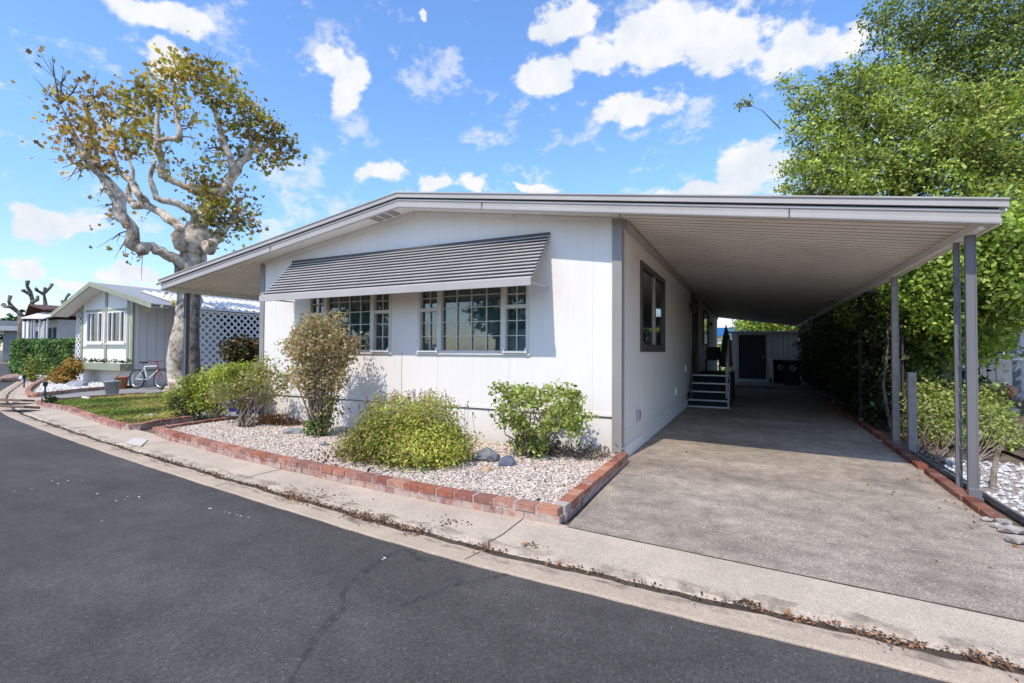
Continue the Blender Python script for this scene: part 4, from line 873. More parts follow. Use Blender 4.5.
for i, (x, y, s, col, lab) in enumerate([(78, 388, .42, (.30, .30, .33), 'large grey boulder in the neighbour rock garden'), (12, 380, .40, (.33, .22, .17), 'brown boulder at the far left end of the rock garden'), (26, 380, .32, (.5, .52, .6), 'pale blue grey boulder behind the brown one'), (40, 379, .26, (.6, .55, .5), 'rounded cream rock in front of the hedge'), (46, 386, .2, (.6, .52, .48), 'pinkish rock in the middle of the rock garden'), (93, 379, .26, (.55, .45, .35), 'tan rock under the neighbour planter box'), (104, 382, .22, (.62, .55, .4), 'sandy yellow rock under the neighbour windows'), (34, 396, .15, (.4, .2, .13), 'reddish rock at the corner of the rock garden edging')]):
    rock(x, y, (s, s*.7, s*.55), col, lab, i, .05)
# loose rubble on the right edge of the drive
for i, (x, y, s, col) in enumerate([(982, 511, .07, (.35, .2, .14)), (992, 518, .09, (.38, .18, .11)), (1003, 523, .08, (.34, .31, .28)), (1010, 532, .10, (.36, .32, .28)), (1018, 542, .10, (.40, .35, .30)), (997, 527, .06, (.40, .37, .33)), (986, 520, .05, (.42, .38, .34)), (1021, 532, .08, (.33, .17, .12))]):
    q = gp(x, y, .03); o = MB().rock((q[0], q[1], .03+s*.2), (s, s*.7, s*.4), col, i, i+40, 1).build('rubble_brick', M_rock); tag(o, 'broken brick chunk in the crumbling row beside the driveway post', 'rubble', 'broken brick rubble by the driveway')
# black pipe edging
mb = MB(); mb.tube([(2.02, 8.3, .07), (2.0, 7.0, .08), (1.98, 5.9, .07), (2.0, 5.0, .06), (2.05, 4.3, .05)], .012, 8); tag(mb.build('edging_pipe', M_post, smooth=True), 'thin grey irrigation pipe lying along the white stones', 'pipe')
tag(MB().b2((2.0, 4.1, .0), (2.02, 8.6, .045)).build('edging_board', M_postw), 'weathered grey edging board beside the driveway bricks', 'edging')
# grey wooden stake post
tag(MB().box((2.03, 8.62, .56), (.10, .08, 1.14), .05).build('wooden_post', M_postw, bevel=.005), 'short weathered wooden post beside the second carport post', 'post')
q = gp(993, 489, .03); mb = MB(); mb.tube([q, q+[.01, 0, .2], q+[.05, 0, .42]], [.028, .024, .02], 7, jit=.1); mb.tube([q+[-.12, .0, 0], q+[-.10, 0, .2]], [.018, .012], 6); tag(mb.build('dead_stump', M_stem), 'thin grey dead stump in the white stones', 'stump')

# leaf litter in the gutter
P = []
for i, p in enumerate(fine):
    if p.x < -12 or p.x > 2.2: continue
    t = (fine[min(i+1, len(fine)-1)]-fine[i-1]).normalized(); nn = Vector((-t.y, t.x, 0))
    w = .5+.5*math.sin(p.x*1.7+1)*math.sin(p.x*3.3); w2 = max(0, .5+.5*math.sin(p.x*2.9)*math.sin(p.x*1.3+.7)+.25*math.sin(p.x*7.7)); dn = (4+34*w2**1.6) if -6.9 < p.x < -2.2 else (2+7*w2**2)
    for x_, a_, s_ in ((-1.72, 60, .10), (-1.05, 30, .10), (.20, 14, .08), (.62, 22, .08), (.98, 32, .12), (-2.9, 50, .25)): dn += a_*math.exp(-((p.x-x_)/s_)**2)*.6
    for _ in range(int(1.6*dn*random.uniform(.4, 1.1))):
        o = random.gauss(.255, .018+(.028 if dn > 24 else .0)); q = p+nn*o+t*random.uniform(-.05, .05); P.append((q.x, q.y, .0+random.uniform(-.014, .012)))
for x, y, n, s in ((748, 606, 60, .045), (700, 600, 12, .08), (300, 492, 40, .2), (330, 497, 60, .2), (450, 523, 40, .1), (530, 547, 30, .06), (880, 640, 30, .1)):
    c0 = gp(x, y, .0)
    for _ in range(n): P.append((c0[0]+random.gauss(0, s), c0[1]+random.gauss(0, s*.4), random.uniform(.006, .02)))
tag(leaves('leaf_litter', P, .023, [(.20, .10, .05), (.26, .13, .06), (.12, .065, .04), (.34, .18, .08), (.07, .045, .03), (.07, .045, .03)], M_litter, 'oval', flat=.7), 'dead brown leaves gathered along the gutter seam', 'leaf litter', kind='stuff')
# a few dead leaves and twigs on the gravel and the driveway
P = []
for _ in range(260):
    x = random.uniform(-8.3, -1.6); y = random.uniform(4.3, 6.0)
    if inpoly(x, y, bed): P.append((x, y, .125))
for _ in range(330):
    y = random.uniform(4, 20); x = 1.8-abs(random.gauss(0, .12)) if random.random() < .7 else random.uniform(-1.3, 1.8); P.append((x, y, .03))
for _ in range(400): P.append((random.uniform(2.1, 7), random.uniform(7, 13), .02))
tag(leaves('fallen_leaves', P, .03, [(.16, .08, .035), (.24, .15, .07), (.10, .06, .03), (.3, .24, .15)], M_litter, 'oval', flat=.8), 'scattered dry leaves on the gravel and driveway edges', 'fallen leaves', kind='stuff')
# address stone / utility cover set in the walk
q = [gp(x, y, .02) for x, y in ((126, 443), (134, 438), (148, 440), (141, 446))]; c = sum(q)/4
tag(MB().loft([[(p[0], p[1], .012) for p in q], [(p[0], p[1], .026) for p in q]]).build('utility_cover', paint('cover_concrete', (.60, .56, .50), .85, .15, 8)), 'small white concrete utility cover set in the walk', 'cover')

# ------------------------------------------------------------------ right side: fence, ivy, trees
fn = thing('grapestake_fence', 'dark weathered stake fence behind the ivy along the driveway', 'fence', (2.3, 15, 0)); mb = MB(); y = 10.6
while y < 26: mb.box((2.36+random.uniform(-.02, .02), y, .85), (.03, .085, 1.7+random.uniform(-.08, .08)), random.uniform(-.1, .1)); y += .105
mb.build('stakes', M_stepwood, fn); MB().b2((2.39, 10.6, .4), (2.43, 26, .48)).b2((2.39, 10.6, 1.3), (2.43, 26, 1.38)).build('rail', M_stepwood, fn)
iv = thing('ivy_hedge', 'tall dark ivy hedge overgrowing the fence beside the carport', 'hedge', (2.5, 15, 0)); PP = []; NN = []
for y in np.arange(11.0, 26, .55):
    for z, r in ((.5, .4), (1.1, .5), (1.8, .6), (2.4, .55)):
        if y < 11 and z < 1.6: rr_ = .33
        else: rr_ = r
        if y < 12.2: m_ = 1.0
        a, b_ = blob((2.62-(.32 if z > 1.2 else .36), y+random.uniform(-.2, .2), z+random.uniform(-.15, .15)), (rr_*.75, rr_, rr_), 420, 9, .07); PP.append(a); NN.append(b_)
PP = np.concatenate(PP); NN = np.concatenate(NN); ok = (PP[:, 2] > .05) & (PP[:, 0] > 1.72); leaves('foliage', PP[ok], .085, [(.03, .05, .018), (.045, .07, .022), (.022, .036, .014), (.06, .055, .028), (.10, .14, .05)], M_leafD, 'oval', iv, NN[ok], .3)
mb = MB()
for y in np.arange(10.8, 25, .7):
    x = 2.25; mb.tube([(x, y, 0), (x+random.gauss(0, .08), y+random.gauss(0, .1), .8), (x+random.gauss(0, .1), y+random.gauss(0, .2), 1.6), (x+random.gauss(0, .1), y, 2.3)], [.03, .025, .02, .01], 6, jit=.1)
mb.build('stems', M_bark, iv)
def bigtree(name, label, base, trunk_top, clusters, cols, size, mat, tr=.3, sprig=14, spread=.16, shape='oval', nb=.35, auto=True):
    if auto: cen = sum(np.array(c, float)*n for c, r, n in clusters)/sum(n for c, r, n in clusters); base = (cen[0], cen[1]+.4, 0); trunk_top = (cen[0], cen[1]+.4, cen[2]-.2)
    t = thing(name, label, 'tree', base); mb = MB(); b0 = Vector(base); tt = Vector(trunk_top)
    mb.tube([b0, b0.lerp(tt, .3)+Vector((.05, 0, 0)), b0.lerp(tt, .65)-Vector((.06, .03, 0)), tt], [tr*1.25, tr, tr*.85, tr*.6], 12, jit=.06)
    PP = []; NN = []
    for c, r, n in clusters:
        c = Vector([float(v) for v in c]); s = b0.lerp(tt, random.uniform(.6, 1)) if n > 500 else c+Vector((.9, .1, -.9)); m_ = s.lerp(c, .5)+Vector((random.gauss(0, .2), random.gauss(0, .2), .15)); mb.tube([s, m_, c], [tr*.2, tr*.12, tr*.04] if n > 500 else [.018, .012, .006], 7, jit=.06)
        for _ in range(5):
            e = c+Vector((random.gauss(0, .5)*r[0], random.gauss(0, .5)*r[1], random.gauss(0, .5)*r[2])); mb.tube([m_.lerp(c, .6), (m_.lerp(c, .6)+e)/2, e], [tr*.08, tr*.05, tr*.015], 5)
        a, b_ = blob(c, r, n, sprig, spread, .7); PP.append(a); NN.append(b_)
        for _ in range(9):
            d = RNG.normal(size=3); d /= np.linalg.norm(d); d[2] = d[2]*.8+.15; q0 = np.array(c)+d*np.array(r)*.85; q1 = q0+d*max(r)*RNG.uniform(.25, .6)+[0, 0, .05]
            k_ = int(n/45)+6; tt_ = RNG.uniform(0, 1, k_)[:, None]; PP.append(q0+(q1-q0)*tt_+RNG.normal(size=(k_, 3))*spread*.55); NN.append(np.tile(d+[0, 0, .4], (k_, 1)))
            mb.tube([q0, q1], [.012, .004], 4)
    mb.build('trunk', M_bark, t, smooth=True); leaves('crown', np.concatenate(PP), size, cols, mat, shape, t, np.concatenate(NN), nb); return t
def cl_(x, y, D, r, n, ry=None): return (dp(x, y, D), (r, ry or r, r), n)
# near light green tree over the driveway
A_ = [cl_(*a) for a in [
 (805, 175, 13.8, .75, 1500), (800, 120, 14, .55, 420), (830, 110, 13.6, .8, 1300), (790, 85, 14.2, .35, 150), (808, 100, 14, .45, 260), (745, 103, 14, .16, 40), (815, 150, 13.6, .8, 1500), (850, 90, 13.4, .7, 1300), (875, 80, 13.2, .6, 1100), (860, 130, 13, 1.0, 2500), (840, 170, 13, .9, 2200), (900, 105, 12.6, .95, 2200), (895, 150, 12.4, 1.1, 2700), (880, 180, 12.2, .8, 1900), (940, 130, 12, 1.0, 2400), (935, 170, 11.6, .9, 2200), (970, 150, 11.3, .9, 2100), (1000, 180, 11, .9, 2100), (980, 110, 11.8, .9, 1900), (1015, 130, 11.4, .9, 1900), (1010, 215, 10, .7, 1800), (1030, 180, 10.4, .8, 1300), (815, 200, 13.4, .6, 900), (845, 195, 13, .6, 900)]]
bt = gp(975, 440); bigtree('broadleaf_tree', 'large light green leafy tree rising behind the carport roof', (4.6, 11.0, 0), (4.2, 12.0, 5.6), A_, [(.22, .28, .05), (.30, .35, .07), (.14, .19, .035), (.38, .41, .12), (.08, .12, .025)], .09, M_leafL, .26, 16, .115)
# taller darker tree behind
B_ = [cl_(*a) for a in [(900, 40, 15, .8, 800), (885, 15, 15, .7, 500), (920, 15, 15, 1.1, 1500), (925, 60, 15, 1.0, 1600), (960, 30, 15, 1.2, 2200), (960, 75, 15, 1.2, 2300), (1000, 20, 15, 1.2, 2200), (1000, 70, 15, 1.2, 2300), (1030, 45, 15, 1.2, 2000), (950, -15, 15, 1.2, 1400), (1000, -30, 15, 1.3, 1400), (980, 115, 15, 1.1, 1800), (1020, 110, 14.6, 1.1, 1800), (1050, 100, 14.4, 1.3, 1500), (1045, 0, 15, 1.3, 1300), (905, 85, 15.5, .6, 500), (1040, 200, 13.5, 1.4, 1500), (985, 200, 14.5, 1.4, 1500)]]
bigtree('dark_tree', 'taller dark green tree at the right frame edge behind the light one', (8.8, 14.5, 0), (8.0, 14.6, 7.5), B_, [(.15, .21, .045), (.21, .27, .06), (.08, .12, .03), (.27, .32, .08)], .10, M_leafD, .35, 16, .14)
# low hanging foliage beside the post
C2 = [cl_(*a) for a in [(905, 225, 8.2, .32, 900), (890, 245, 8.8, .32, 800), (920, 250, 8.0, .42, 1500), (935, 225, 8.2, .4, 1300), (915, 285, 8.3, .42, 1500), (945, 280, 7.8, .42, 1600), (940, 310, 8.0, .4, 1300), (910, 320, 8.8, .42, 1100), (885, 290, 9.6, .45, 1000), (870, 320, 10.2, .5, 1000), (990, 250, 7.6, .5, 1900), (1015, 270, 7.4, .5, 1900), (1000, 300, 7.6, .45, 1500), (985, 280, 8, .45, 1500), (1020, 235, 7.8, .5, 1700), (985, 335, 8.2, .45, 1200), (1024, 305, 7.8, .38, 900), (948, 345, 8.6, .45, 900), (970, 225, 8.4, .5, 1500), (950, 250, 8.4, .5, 1500), (1035, 250, 7.4, .5, 1200), (925, 350, 9, .45, 900), (855, 300, 11.4, .5, 700), (895, 345, 9.6, .4, 700)]]
bigtree('small_leafy_tree', 'bright green small tree leaning over the second carport post', (3.0, 9.0, 0), (3.2, 8.9, 2.6), C2, [(.24, .33, .045), (.30, .39, .07), (.18, .26, .04), (.37, .42, .12), (.11, .16, .03)], .08, M_leafL, .09, 10, .09)
# inner dark mass behind (the shadowy core)
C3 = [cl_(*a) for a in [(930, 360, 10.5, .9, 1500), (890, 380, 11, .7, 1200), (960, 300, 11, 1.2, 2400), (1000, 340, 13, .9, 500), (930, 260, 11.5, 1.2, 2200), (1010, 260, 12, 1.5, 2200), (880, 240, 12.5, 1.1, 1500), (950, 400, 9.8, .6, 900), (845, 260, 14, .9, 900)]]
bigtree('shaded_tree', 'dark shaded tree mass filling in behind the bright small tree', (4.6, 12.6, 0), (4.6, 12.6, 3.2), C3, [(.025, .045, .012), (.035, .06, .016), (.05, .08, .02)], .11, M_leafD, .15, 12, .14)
# pale green ground shrubs at right
for k, (cs, lab) in enumerate([([(930, 430, 7.8, .38, 1700), (925, 400, 8.3, .36, 1400), (935, 385, 8.6, .4, 900)], 'pale green feathery shrub between the wooden post and the double post'), ([(952, 440, 7.2, .30, 1300), (955, 410, 7.8, .38, 1500), (985, 395, 8.0, .28, 500)], 'pale green feathery shrub directly behind the double post'), ([(995, 425, 7.2, .30, 900), (1000, 440, 6.9, .24, 600), (992, 410, 7.8, .26, 600)], 'pale green feathery shrub right of the double post')]):
    q = gp(cs[0][0], 470, .02); shrub('feathery_shrub', lab, (q[0], q[1]+.6, .02), [(dp(x, y, D), (r, r, r*.95), n, 8, .06) for x, y, D, r, n in cs], [(.25, .31, .065), (.32, .37, .11), (.19, .24, .06), (.34, .33, .16), (.13, .17, .04)], .058, [(dp(cs[0][0], cs[0][1], cs[0][2]), (.4, .3, .3), 12)], stemr=.009)
# retaining mound of dirt with stones
mb = MB(); rows = []
for i in range(13):
    for j in range(13):
        x = 3.2+i*.6; y = 8.6+j*.6; h_ = .03+.55*min(1, max(0, (y-8.8)/3.5))*min(1, max(0, (x-3.2)/1.4)); rows.append((x, y, h_+.05*math.sin(x*4)*math.sin(y*3)))
mb.add(rows, [(i*13+j, (i+1)*13+j, (i+1)*13+j+1, i*13+j+1) for i in range(12) for j in range(12)]); struct(mb.build('soil_bank', M_dirt, fix=False, smooth=True))
for x, y, s, col, lab in ((1012, 412, .16, (.5, .42, .34), 'cream stone on the soil bank below the grey fence'), (1008, 392, .20, (.38, .18, .10), 'red clay rock at the foot of the grey fence'), (1020, 428, .13, (.36, .24, .17), 'brown stone low on the soil bank'), (1006, 420, .10, (.45, .36, .28), 'small tan stone beside the cream stone')):
    q = dp(x, y, 8.6); z = q[2]; o = MB().rock(q, (s, s*.7, s*.6), col, x, x).build('bank_stone', M_rock); tag(o, lab, 'rock')
fr_ = thing('board_fence', 'blue grey board fence with leaning slats at the right edge', 'fence', (6.3, 11.2, .3)); mb = MB(); f0 = np.array(dp(976, 395, 10.4)); f1 = np.array(dp(1085, 400, 9.0)); L_ = np.linalg.norm(f1-f0); k = 0; a_ = math.atan2(f1[1]-f0[1], f1[0]-f0[0])
while k*.13 < L_:
    q = f0+(f1-f0)*(k*.13/L_); mb.box((q[0], q[1], 1.15+random.uniform(-.03, .03)), (.11, .02, 1.5), a_, None, 0, random.uniform(-.05, .05)); k += 1
mb.build('boards', M_grayw, fr_)
mb = MB(); mb.beam(f0+[0, -.03, 1.15-f0[2]+.35], f1+[0, -.03, 1.15-f1[2]+.35], .04, .09); mb.beam(f0+[0, -.03, .7-f0[2]], f1+[0, -.03, .7-f1[2]], .04, .09); mb.build('rail', M_grayw, fr_)
q = dp(1018, 400, 9.2); MB().box((q[0], q[1], 1.0), (.12, .1, 2.0), a_).build('post', M_grayw, fr_)
q0 = dp(1002, 322, 9.0); q1 = dp(1024, 360, 8.8); q2 = dp(1006, 360, 9); q3 = dp(1020, 318, 8.8); tag(MB().beam(q0, q1, .03, .03).beam(q2, q3, .03, .03).beam(dp(998, 360, 8.9), dp(1040, 358, 8.7), .03, .03).build('metal_frame', M_steel), 'thin grey metal rails leaning on the blue grey fence', 'rails')

# behind the shed
def hedge_mass(name, label, cs, cols, size, mat):
    t = thing(name, label, 'tree', (cs[0][0][0], cs[0][0][1], 0)); PP = []; NN = []; mb = MB()
    for c, r, n in cs: 
        a, b_ = blob(c, r, n, 10, .16); PP.append(a); NN.append(b_); mb.tube([(c[0], c[1], -.05), (c[0]+.1, c[1], c[2]*.5), (c[0], c[1], c[2])], [.09, .07, .03], 7)
    mb.build('trunk', M_bark, t); leaves('crown', np.concatenate(PP), size, cols, mat, 'oval', t, np.concatenate(NN), .4); return t
hedge_mass('garden_tree', 'sunlit yellow green tree showing over the shed roof', [((.4, 30.2, 2.9), (1.3, 1, .9), 2600), ((2.0, 30.4, 3.0), (1.3, 1, .9), 2400), ((3.6, 30.4, 3.2), (1.4, 1, 1), 2400), ((5, 28, 3.0), (1.6, 1.4, 1.6), 2000)], [(.20, .26, .03), (.26, .32, .05), (.14, .19, .03)], .17, M_leafL)
hedge_mass('garden_shrub', 'bright green tall shrub between the house end and the shed', [((-1.25, 29, 1.1), (.6, .5, 1.1), 1500)], [(.22, .30, .04), (.28, .36, .07)], .12, M_leafL)
nb2 = thing('rear_house', 'white walled home with blue eave band seen past the house end', 'house', (-2, 44, 0))
MB().b2((-12, 42, 0), (8, 50, 3.0)).build('wall', M_nwall, nb2); MB().b2((-12.3, 41.6, 2.72), (8.3, 41.9, 3.35)).build('eave_band', paint('blue_band', (.03, .16, .42), .5), nb2)
mb = MB(); mb.loft([[(x, 41.7, 3.36), (x, 46, 4.9), (x, 50.4, 3.36)] for x in (-12.4, 8.4)]); mb.build('roof', M_roofw, nb2)
MB().b2((-3, 41.97, 1.1), (-1.6, 41.998, 2.1)).build('window', M_screen, nb2)

# ------------------------------------------------------------------ NEIGHBOUR HOUSE
NRZ = 0.; npos = (-21.83, 9.47, 0); NH = thing('neighbour_home', 'white gabled home with sage green trim and two front windows left of the sycamore', 'house', (npos[0], npos[1], 0), NRZ)
W2 = 1.88; zt = 3.10; zr = lambda x: 3.80-(.235*x if x > 0 else -.36*x)     # local: x across, y depth; front at y=0
def nb_(mb, nm, mat, par=None, **k): return mb.build(nm, mat, par or NH, local=True, **k)
wz0, wz1 = 1.62, 2.80; wins = [(-1.45, -.24), (.12, 1.34)]
mb = MB(); xs = sorted([-W2, W2, 0]+[v for w in wins for v in w])
for a, b_ in zip(xs, xs[1:]):
    hole = any(w[0] <= a+1e-6 and b_ <= w[1]+1e-6 for w in wins)
    for lo, hi in ([(.62, wz0), (wz1, None)] if hole else [(.62, None)]):
        ha = hi or zr(a)-.05; hb = hi or zr(b_)-.05; mb.add([(a, 0, lo), (b_, 0, lo), (b_, 0, hb), (a, 0, ha)], [(0, 1, 2, 3)])
nb_(mb, 'wall', M_nwall, fix=False)
nb_(MB().b2((W2-.03, .005, .60), (W2, 14, 3.38)).b2((-W2, .005, .6), (-W2+.03, 14, 3.08)), 'wall', M_nside)
nb_(MB().b2((-W2+.05, .05, 0), (W2-.05, .1, .60)).b2((W2-.1, .1, 0), (W2-.06, 14, .60)), 'skirting', M_nwall)
for a, b_ in wins:
    fr = MB(); f = .06; fr.b2((a, -.03, wz0), (a+f, .05, wz1)); fr.b2((b_-f, -.03, wz0), (b_, .05, wz1)); fr.b2((a+f, -.03, wz0), (b_-f, .05, wz0+f)); fr.b2((a+f, -.03, wz1-f), (b_-f, .05, wz1))
    for t_ in (.27, .73): x = a+(b_-a)*t_; fr.b2((x-.03, -.028, wz0+f), (x+.03, .04, wz1-f))
    w_ = nb_(fr, 'window', M_white); nb_(MB().add([(a+f, .02, wz0+f), (b_-f, .02, wz0+f), (b_-f, .02, wz1-f), (a+f, .02, wz1-f)], [(0, 1, 2, 3)]), 'pane', M_glass, w_, fix=False)
    nb_(MB().b2((a, .25, wz0), (b_, .27, wz1)), 'curtain', paint('grey_green_curtain', (.10, .13, .12), .9), w_)
    nb_(MB().b2((a-.08, -.02, wz1+.01), (b_+.08, .01, wz1+.09)), 'lintel', M_green, w_)
    nb_(MB().b2((a-.04, -.06, wz0-.07), (b_+.04, .0, wz0-.005)), 'sill', M_white, w_)
nb_(MB().b2((-W2-.02, -.03, .62), (-W2+.13, .02, zr(-W2)-.02)).b2((W2-.16, -.04, .62), (W2+.02, .02, zr(W2)-.08)).b2((-.08, -.03, .9), (.08, .012, zr(.1)-.09)).b2((W2-.42, -.025, .9), (W2-.28, .01, wz1+.55)).b2((-W2+.13, -.02, 1.42), (-.08, .008, 1.48)).b2((.08, -.02, 1.42), (W2-.42, .008, 1.48)), 'trim', M_green)
pbx = nb_(MB().b2((-W2-.05, -.42, .62), (W2+.05, -.01, .86)), 'planter_box', M_green, bevel=.01)
nb_(MB().b2((W2-.02, .02, .58), (W2+.03, 14, .66)), 'base_trim', M_green)
# roof: gable, right side carried on as a ribbed white awning
rx0, rx1 = -3.0, 4.05; oh = -.55
def nz(x): return 3.80-(.235*x if x > 0 else -.36*x)
mb = MB(); mb.loft([[(x, oh+.05, nz(x)), (x, 14, nz(x)), (x, 14, nz(x)+.05), (x, oh+.05, nz(x)+.05)] for x in (rx0, 0, rx1)]); nb_(mb, 'roof', M_greenr)
mb = MB(); mb.loft([[(x, oh, nz(x)-.10), (x, oh+.05, nz(x)-.10), (x, oh+.05, nz(x)+.07), (x, oh, nz(x)+.07)] for x in (rx0-.02, 0, rx1+.02)]); nb_(mb, 'fascia', M_green)
mb = MB(); mb.loft([[(x, oh+.05, nz(x)-.06), (x, 0, nz(x)-.06), (x, 0, nz(x)-.04), (x, oh+.05, nz(x)-.04)] for x in (rx0, 0, rx1)]); nb_(mb, 'soffit', M_soff)
# ribbed white sheet over the right slope
mb = MB(); y = .4; prof = []
while y < 14: prof += [(y, .055), (y+.16, .055), (y+.19, .10), (y+.27, .10), (y+.30, .055)]; y += .30
vs = [(x, py, nz(x)+pz+.02) for x in (1.3, rx1+.15) for py, pz in prof]; n = len(prof); mb.add(vs, [(k, k+1, n+k+1, n+k) for k in range(n-1)]); nb_(mb, 'carport_roof', M_roofw, fix=False)
nb_(MB().b2((rx1+.10, .4, nz(rx1)-.02), (rx1+.16, 14, nz(rx1)+.05)), 'eave_trim', M_white)
nb_(MB().b2((rx1-.03, 13.9, 0), (rx1+.05, 14, nz(rx1))).b2((rx1-.03, .8, 0), (rx1+.05, .88, nz(rx1))), 'carport_post', M_white)
nb_(MB().b2((W2+.002, 1.2, 1.9), (W2+.22, 1.35, 2.02)).b2((W2+.12, 1.22, 1.80), (W2+.24, 1.33, 1.9)), 'wall_lamp', M_black)
nb_(MB().b2((W2+.003, .1, .66), (W2+.03, .16, 3.3)), 'downpipe', M_white)
# lattice: right screen and the left one
def lattice(p0, p1, z0, z1, step=.16, w=.045, t=.012, mat=M_white, nm='lattice_screen', lab=''):
    root = thing(nm, lab, 'lattice', p0); mb = MB(); p0 = Vector((*p0[:2], 0)); p1 = Vector((*p1[:2], 0)); L = (p1-p0).length; d = (p1-p0).normalized(); nr_ = Vector((-d.y, d.x, 0)); H_ = z1-z0
    for sgn in (1, -1):
        s = -H_
        while s < L+H_:
            a0, a1 = (s, s+H_) if sgn > 0 else (s+H_, s)
            # clip
            pts = []
            t0, t1 = 0., 1.
            lo, hi = a0, a1
            def cl(v): return v
            da = a1-a0; u0, u1 = (0-a0)/da, (L-a0)/da; 
            if u0 > u1: u0, u1 = u1, u0
            t0, t1 = max(0, u0), min(1, u1)
            if t1 > t0+.02:
                A1 = p0+d*(a0+da*t0)+nr_*(sgn*t*.6)+Vector((0, 0, z0+H_*t0)); B1 = p0+d*(a0+da*t1)+nr_*(sgn*t*.6)+Vector((0, 0, z0+H_*t1)); dd = (B1-A1).normalized(); sd = dd.cross(nr_).normalized()*w/2; nn_ = nr_*t/2
                mb.add([A1+sd+nn_, A1-sd+nn_, A1-sd-nn_, A1+sd-nn_, B1+sd+nn_, B1-sd+nn_, B1-sd-nn_, B1+sd-nn_], [(0, 1, 2, 3), (7, 6, 5, 4), (0, 4, 5, 1), (1, 5, 6, 2), (2, 6, 7, 3), (3, 7, 4, 0)])
            s += step*1.414
    mb.build('lattice', mat, root); fm = MB()
    for z in (z0, z1): fm.beam(p0+Vector((0, 0, z)), p1+Vector((0, 0, z)), .05, .06)
    for p in (p0, p1): fm.beam(p+Vector((0, 0, z0)), p+Vector((0, 0, z1)), .05, .05)
    fm.build('frame', mat, root); return root
MW = FR[NH.name]
def nl(x, y): v = MW @ Vector((x, y, 0)); return (v.x, v.y, v.z)
lattice(nl(rx1+.02, .9), nl(rx1+.02, 9.5), .05, 2.78, .19, .06, .012, M_white, 'lattice_screen', 'long white diagonal lattice screen between the sycamore and our house')
mb = MB(); a, b_ = nl(rx1-1.7, 3.0), nl(rx1-1.7, 13); mb.beam((a[0], a[1], 1.5), (b_[0], b_[1], 1.5), .05, 3.0); tag(mb.build('shade_screen', paint('shade_cloth', (.06, .06, .065), .9)), 'dark shade cloth hung behind the white lattice', 'screen')
lattice(nl(-W2-.62, .1), nl(-W2-.02, .1), .6, 3.2, .17, .05, .012, M_white, 'lattice_screen', 'narrow white lattice panel at the left end of the neighbour home')
# orange green shrub and handrail before lattice
q = dp(242, 352, 12.5); shrub('porch_shrub', 'dark green and rust shrub in front of the white lattice', (q[0], q[1], 0), [(q, (.40, .4, .38), 2200, 9, .07), (q+[0, 0, -.7], (.3, .3, .4), 700, 9, .07)], [(.05, .06, .015), (.10, .07, .02), (.16, .09, .025), (.04, .05, .015)], .10, [(q, (.3, .3, .3), 8)], M_leafD)
hs = thing('side_steps', 'dark entry steps with white handrail by the left side of our house', 'steps', (-9.2, 8, 0)); a = onY(228, 372, 8.6); b_ = onY(262, 345, 8.9); MB().beam(a, b_, .05, .05).build('handrail', M_white, hs)
MB().beam((a[0], a[1], 0.02), (a[0], a[1], a[2]), .05, .05).build('post', M_white, hs)
dkc = MB(); dkc.b2((b_[0]-.9, 8.95, 0.02), (b_[0]+.7, 9.6, .9)); dkc.b2((b_[0]-1.2, 8.95, .02), (b_[0]-.9, 9.6, .6)); dkc.b2((b_[0]-1.5, 8.95, .02), (b_[0]-1.2, 9.6, .3)); dkc.build('treads', M_stepwood, hs)
# planter flowers, pots, path lights
P = []; 
for k in range(9):
    x = -W2+.3+k*.45; 
    for _ in range(22): v = MW @ Vector((x+random.gauss(0, .07), -.2+random.gauss(0, .05), .9+abs(random.gauss(0, .06)))); P.append(tuple(v))
pl = tag(leaves('box_plants', P, .09, [(.05, .08, .03), (.03, .04, .02), (.15, .12, .08)], M_leafD, 'oval'), 'small dark plants growing in the sage planter box', 'plants', kind='stuff')
def pot(x, y, r, h_, mat, lab):
    q = gp(x, y); t = thing('plant_pot', lab, 'pot', q); mb = MB(); k = 16
    prof = [(r*.75, 0), (r, h_), (r*1.08, h_), (r*1.08, h_+.04), (r*.92, h_+.04), (r*.88, h_*.8)]
    mb.loft([[(q[0]+rr*math.cos(2*math.pi*i/k), q[1]+rr*math.sin(2*math.pi*i/k), z+.01) for i in range(k)] for rr, z in prof], cap=True); mb.build('pot_body', mat, t, smooth=True); return q, t
q, t = pot(112, 396, .19, .40, M_pot, 'round galvanised pot on the neighbour driveway edge'); MB().tube([q+[0, 0, .4], q+[.5, .2, .95]], .012, 5).tube([q+[0, 0, .4], q+[.3, .3, 1.1]], .008, 5).build('bare_stem', M_stem, t)
q, t = pot(121, 389, .20, .38, M_dirtcl, 'small clay pot beside the white skirting of the neighbour'); 
for i, (x, y, lab) in enumerate(((45, 398, 'black path light at the corner of the rock garden driveway'), (24, 388, 'black path light left of the brick corner of the rock garden'), (68, 380, 'black lantern standing among the orange shrub'))):
    q = gp(x, y); t = thing('path_light', lab, 'path light', q, 0); MB().tube([q, q+[0, 0, .34]], .022, 6).build('stake', M_dark, t); MB().tube([q+[0, 0, .32], q+[0, 0, .36], q+[0, 0, .44], q+[0, 0, .47]], [.03, .055, .06, .02], 8).build('lamp_head', M_dark, t)
q = gp(84, 390, .0); 
oq = gp(62, 386); 
shrub('orange_shrub', 'orange and yellow autumn shrub in the rock garden', oq, [(oq+[-.15, .1, .42], (.36, .3, .26), 800, 8, .09), (oq+[.25, .2, .72], (.26, .3, .32), 500, 8, .08), (oq+[.15, -.1, .22], (.45, .3, .18), 500, 8, .08)], [(.45, .16, .04), (.50, .27, .05), (.40, .33, .06), (.30, .20, .05), (.12, .14, .03)], .10, [(oq+[0, 0, .5], (.35, .3, .3), 10)], M_leafS)
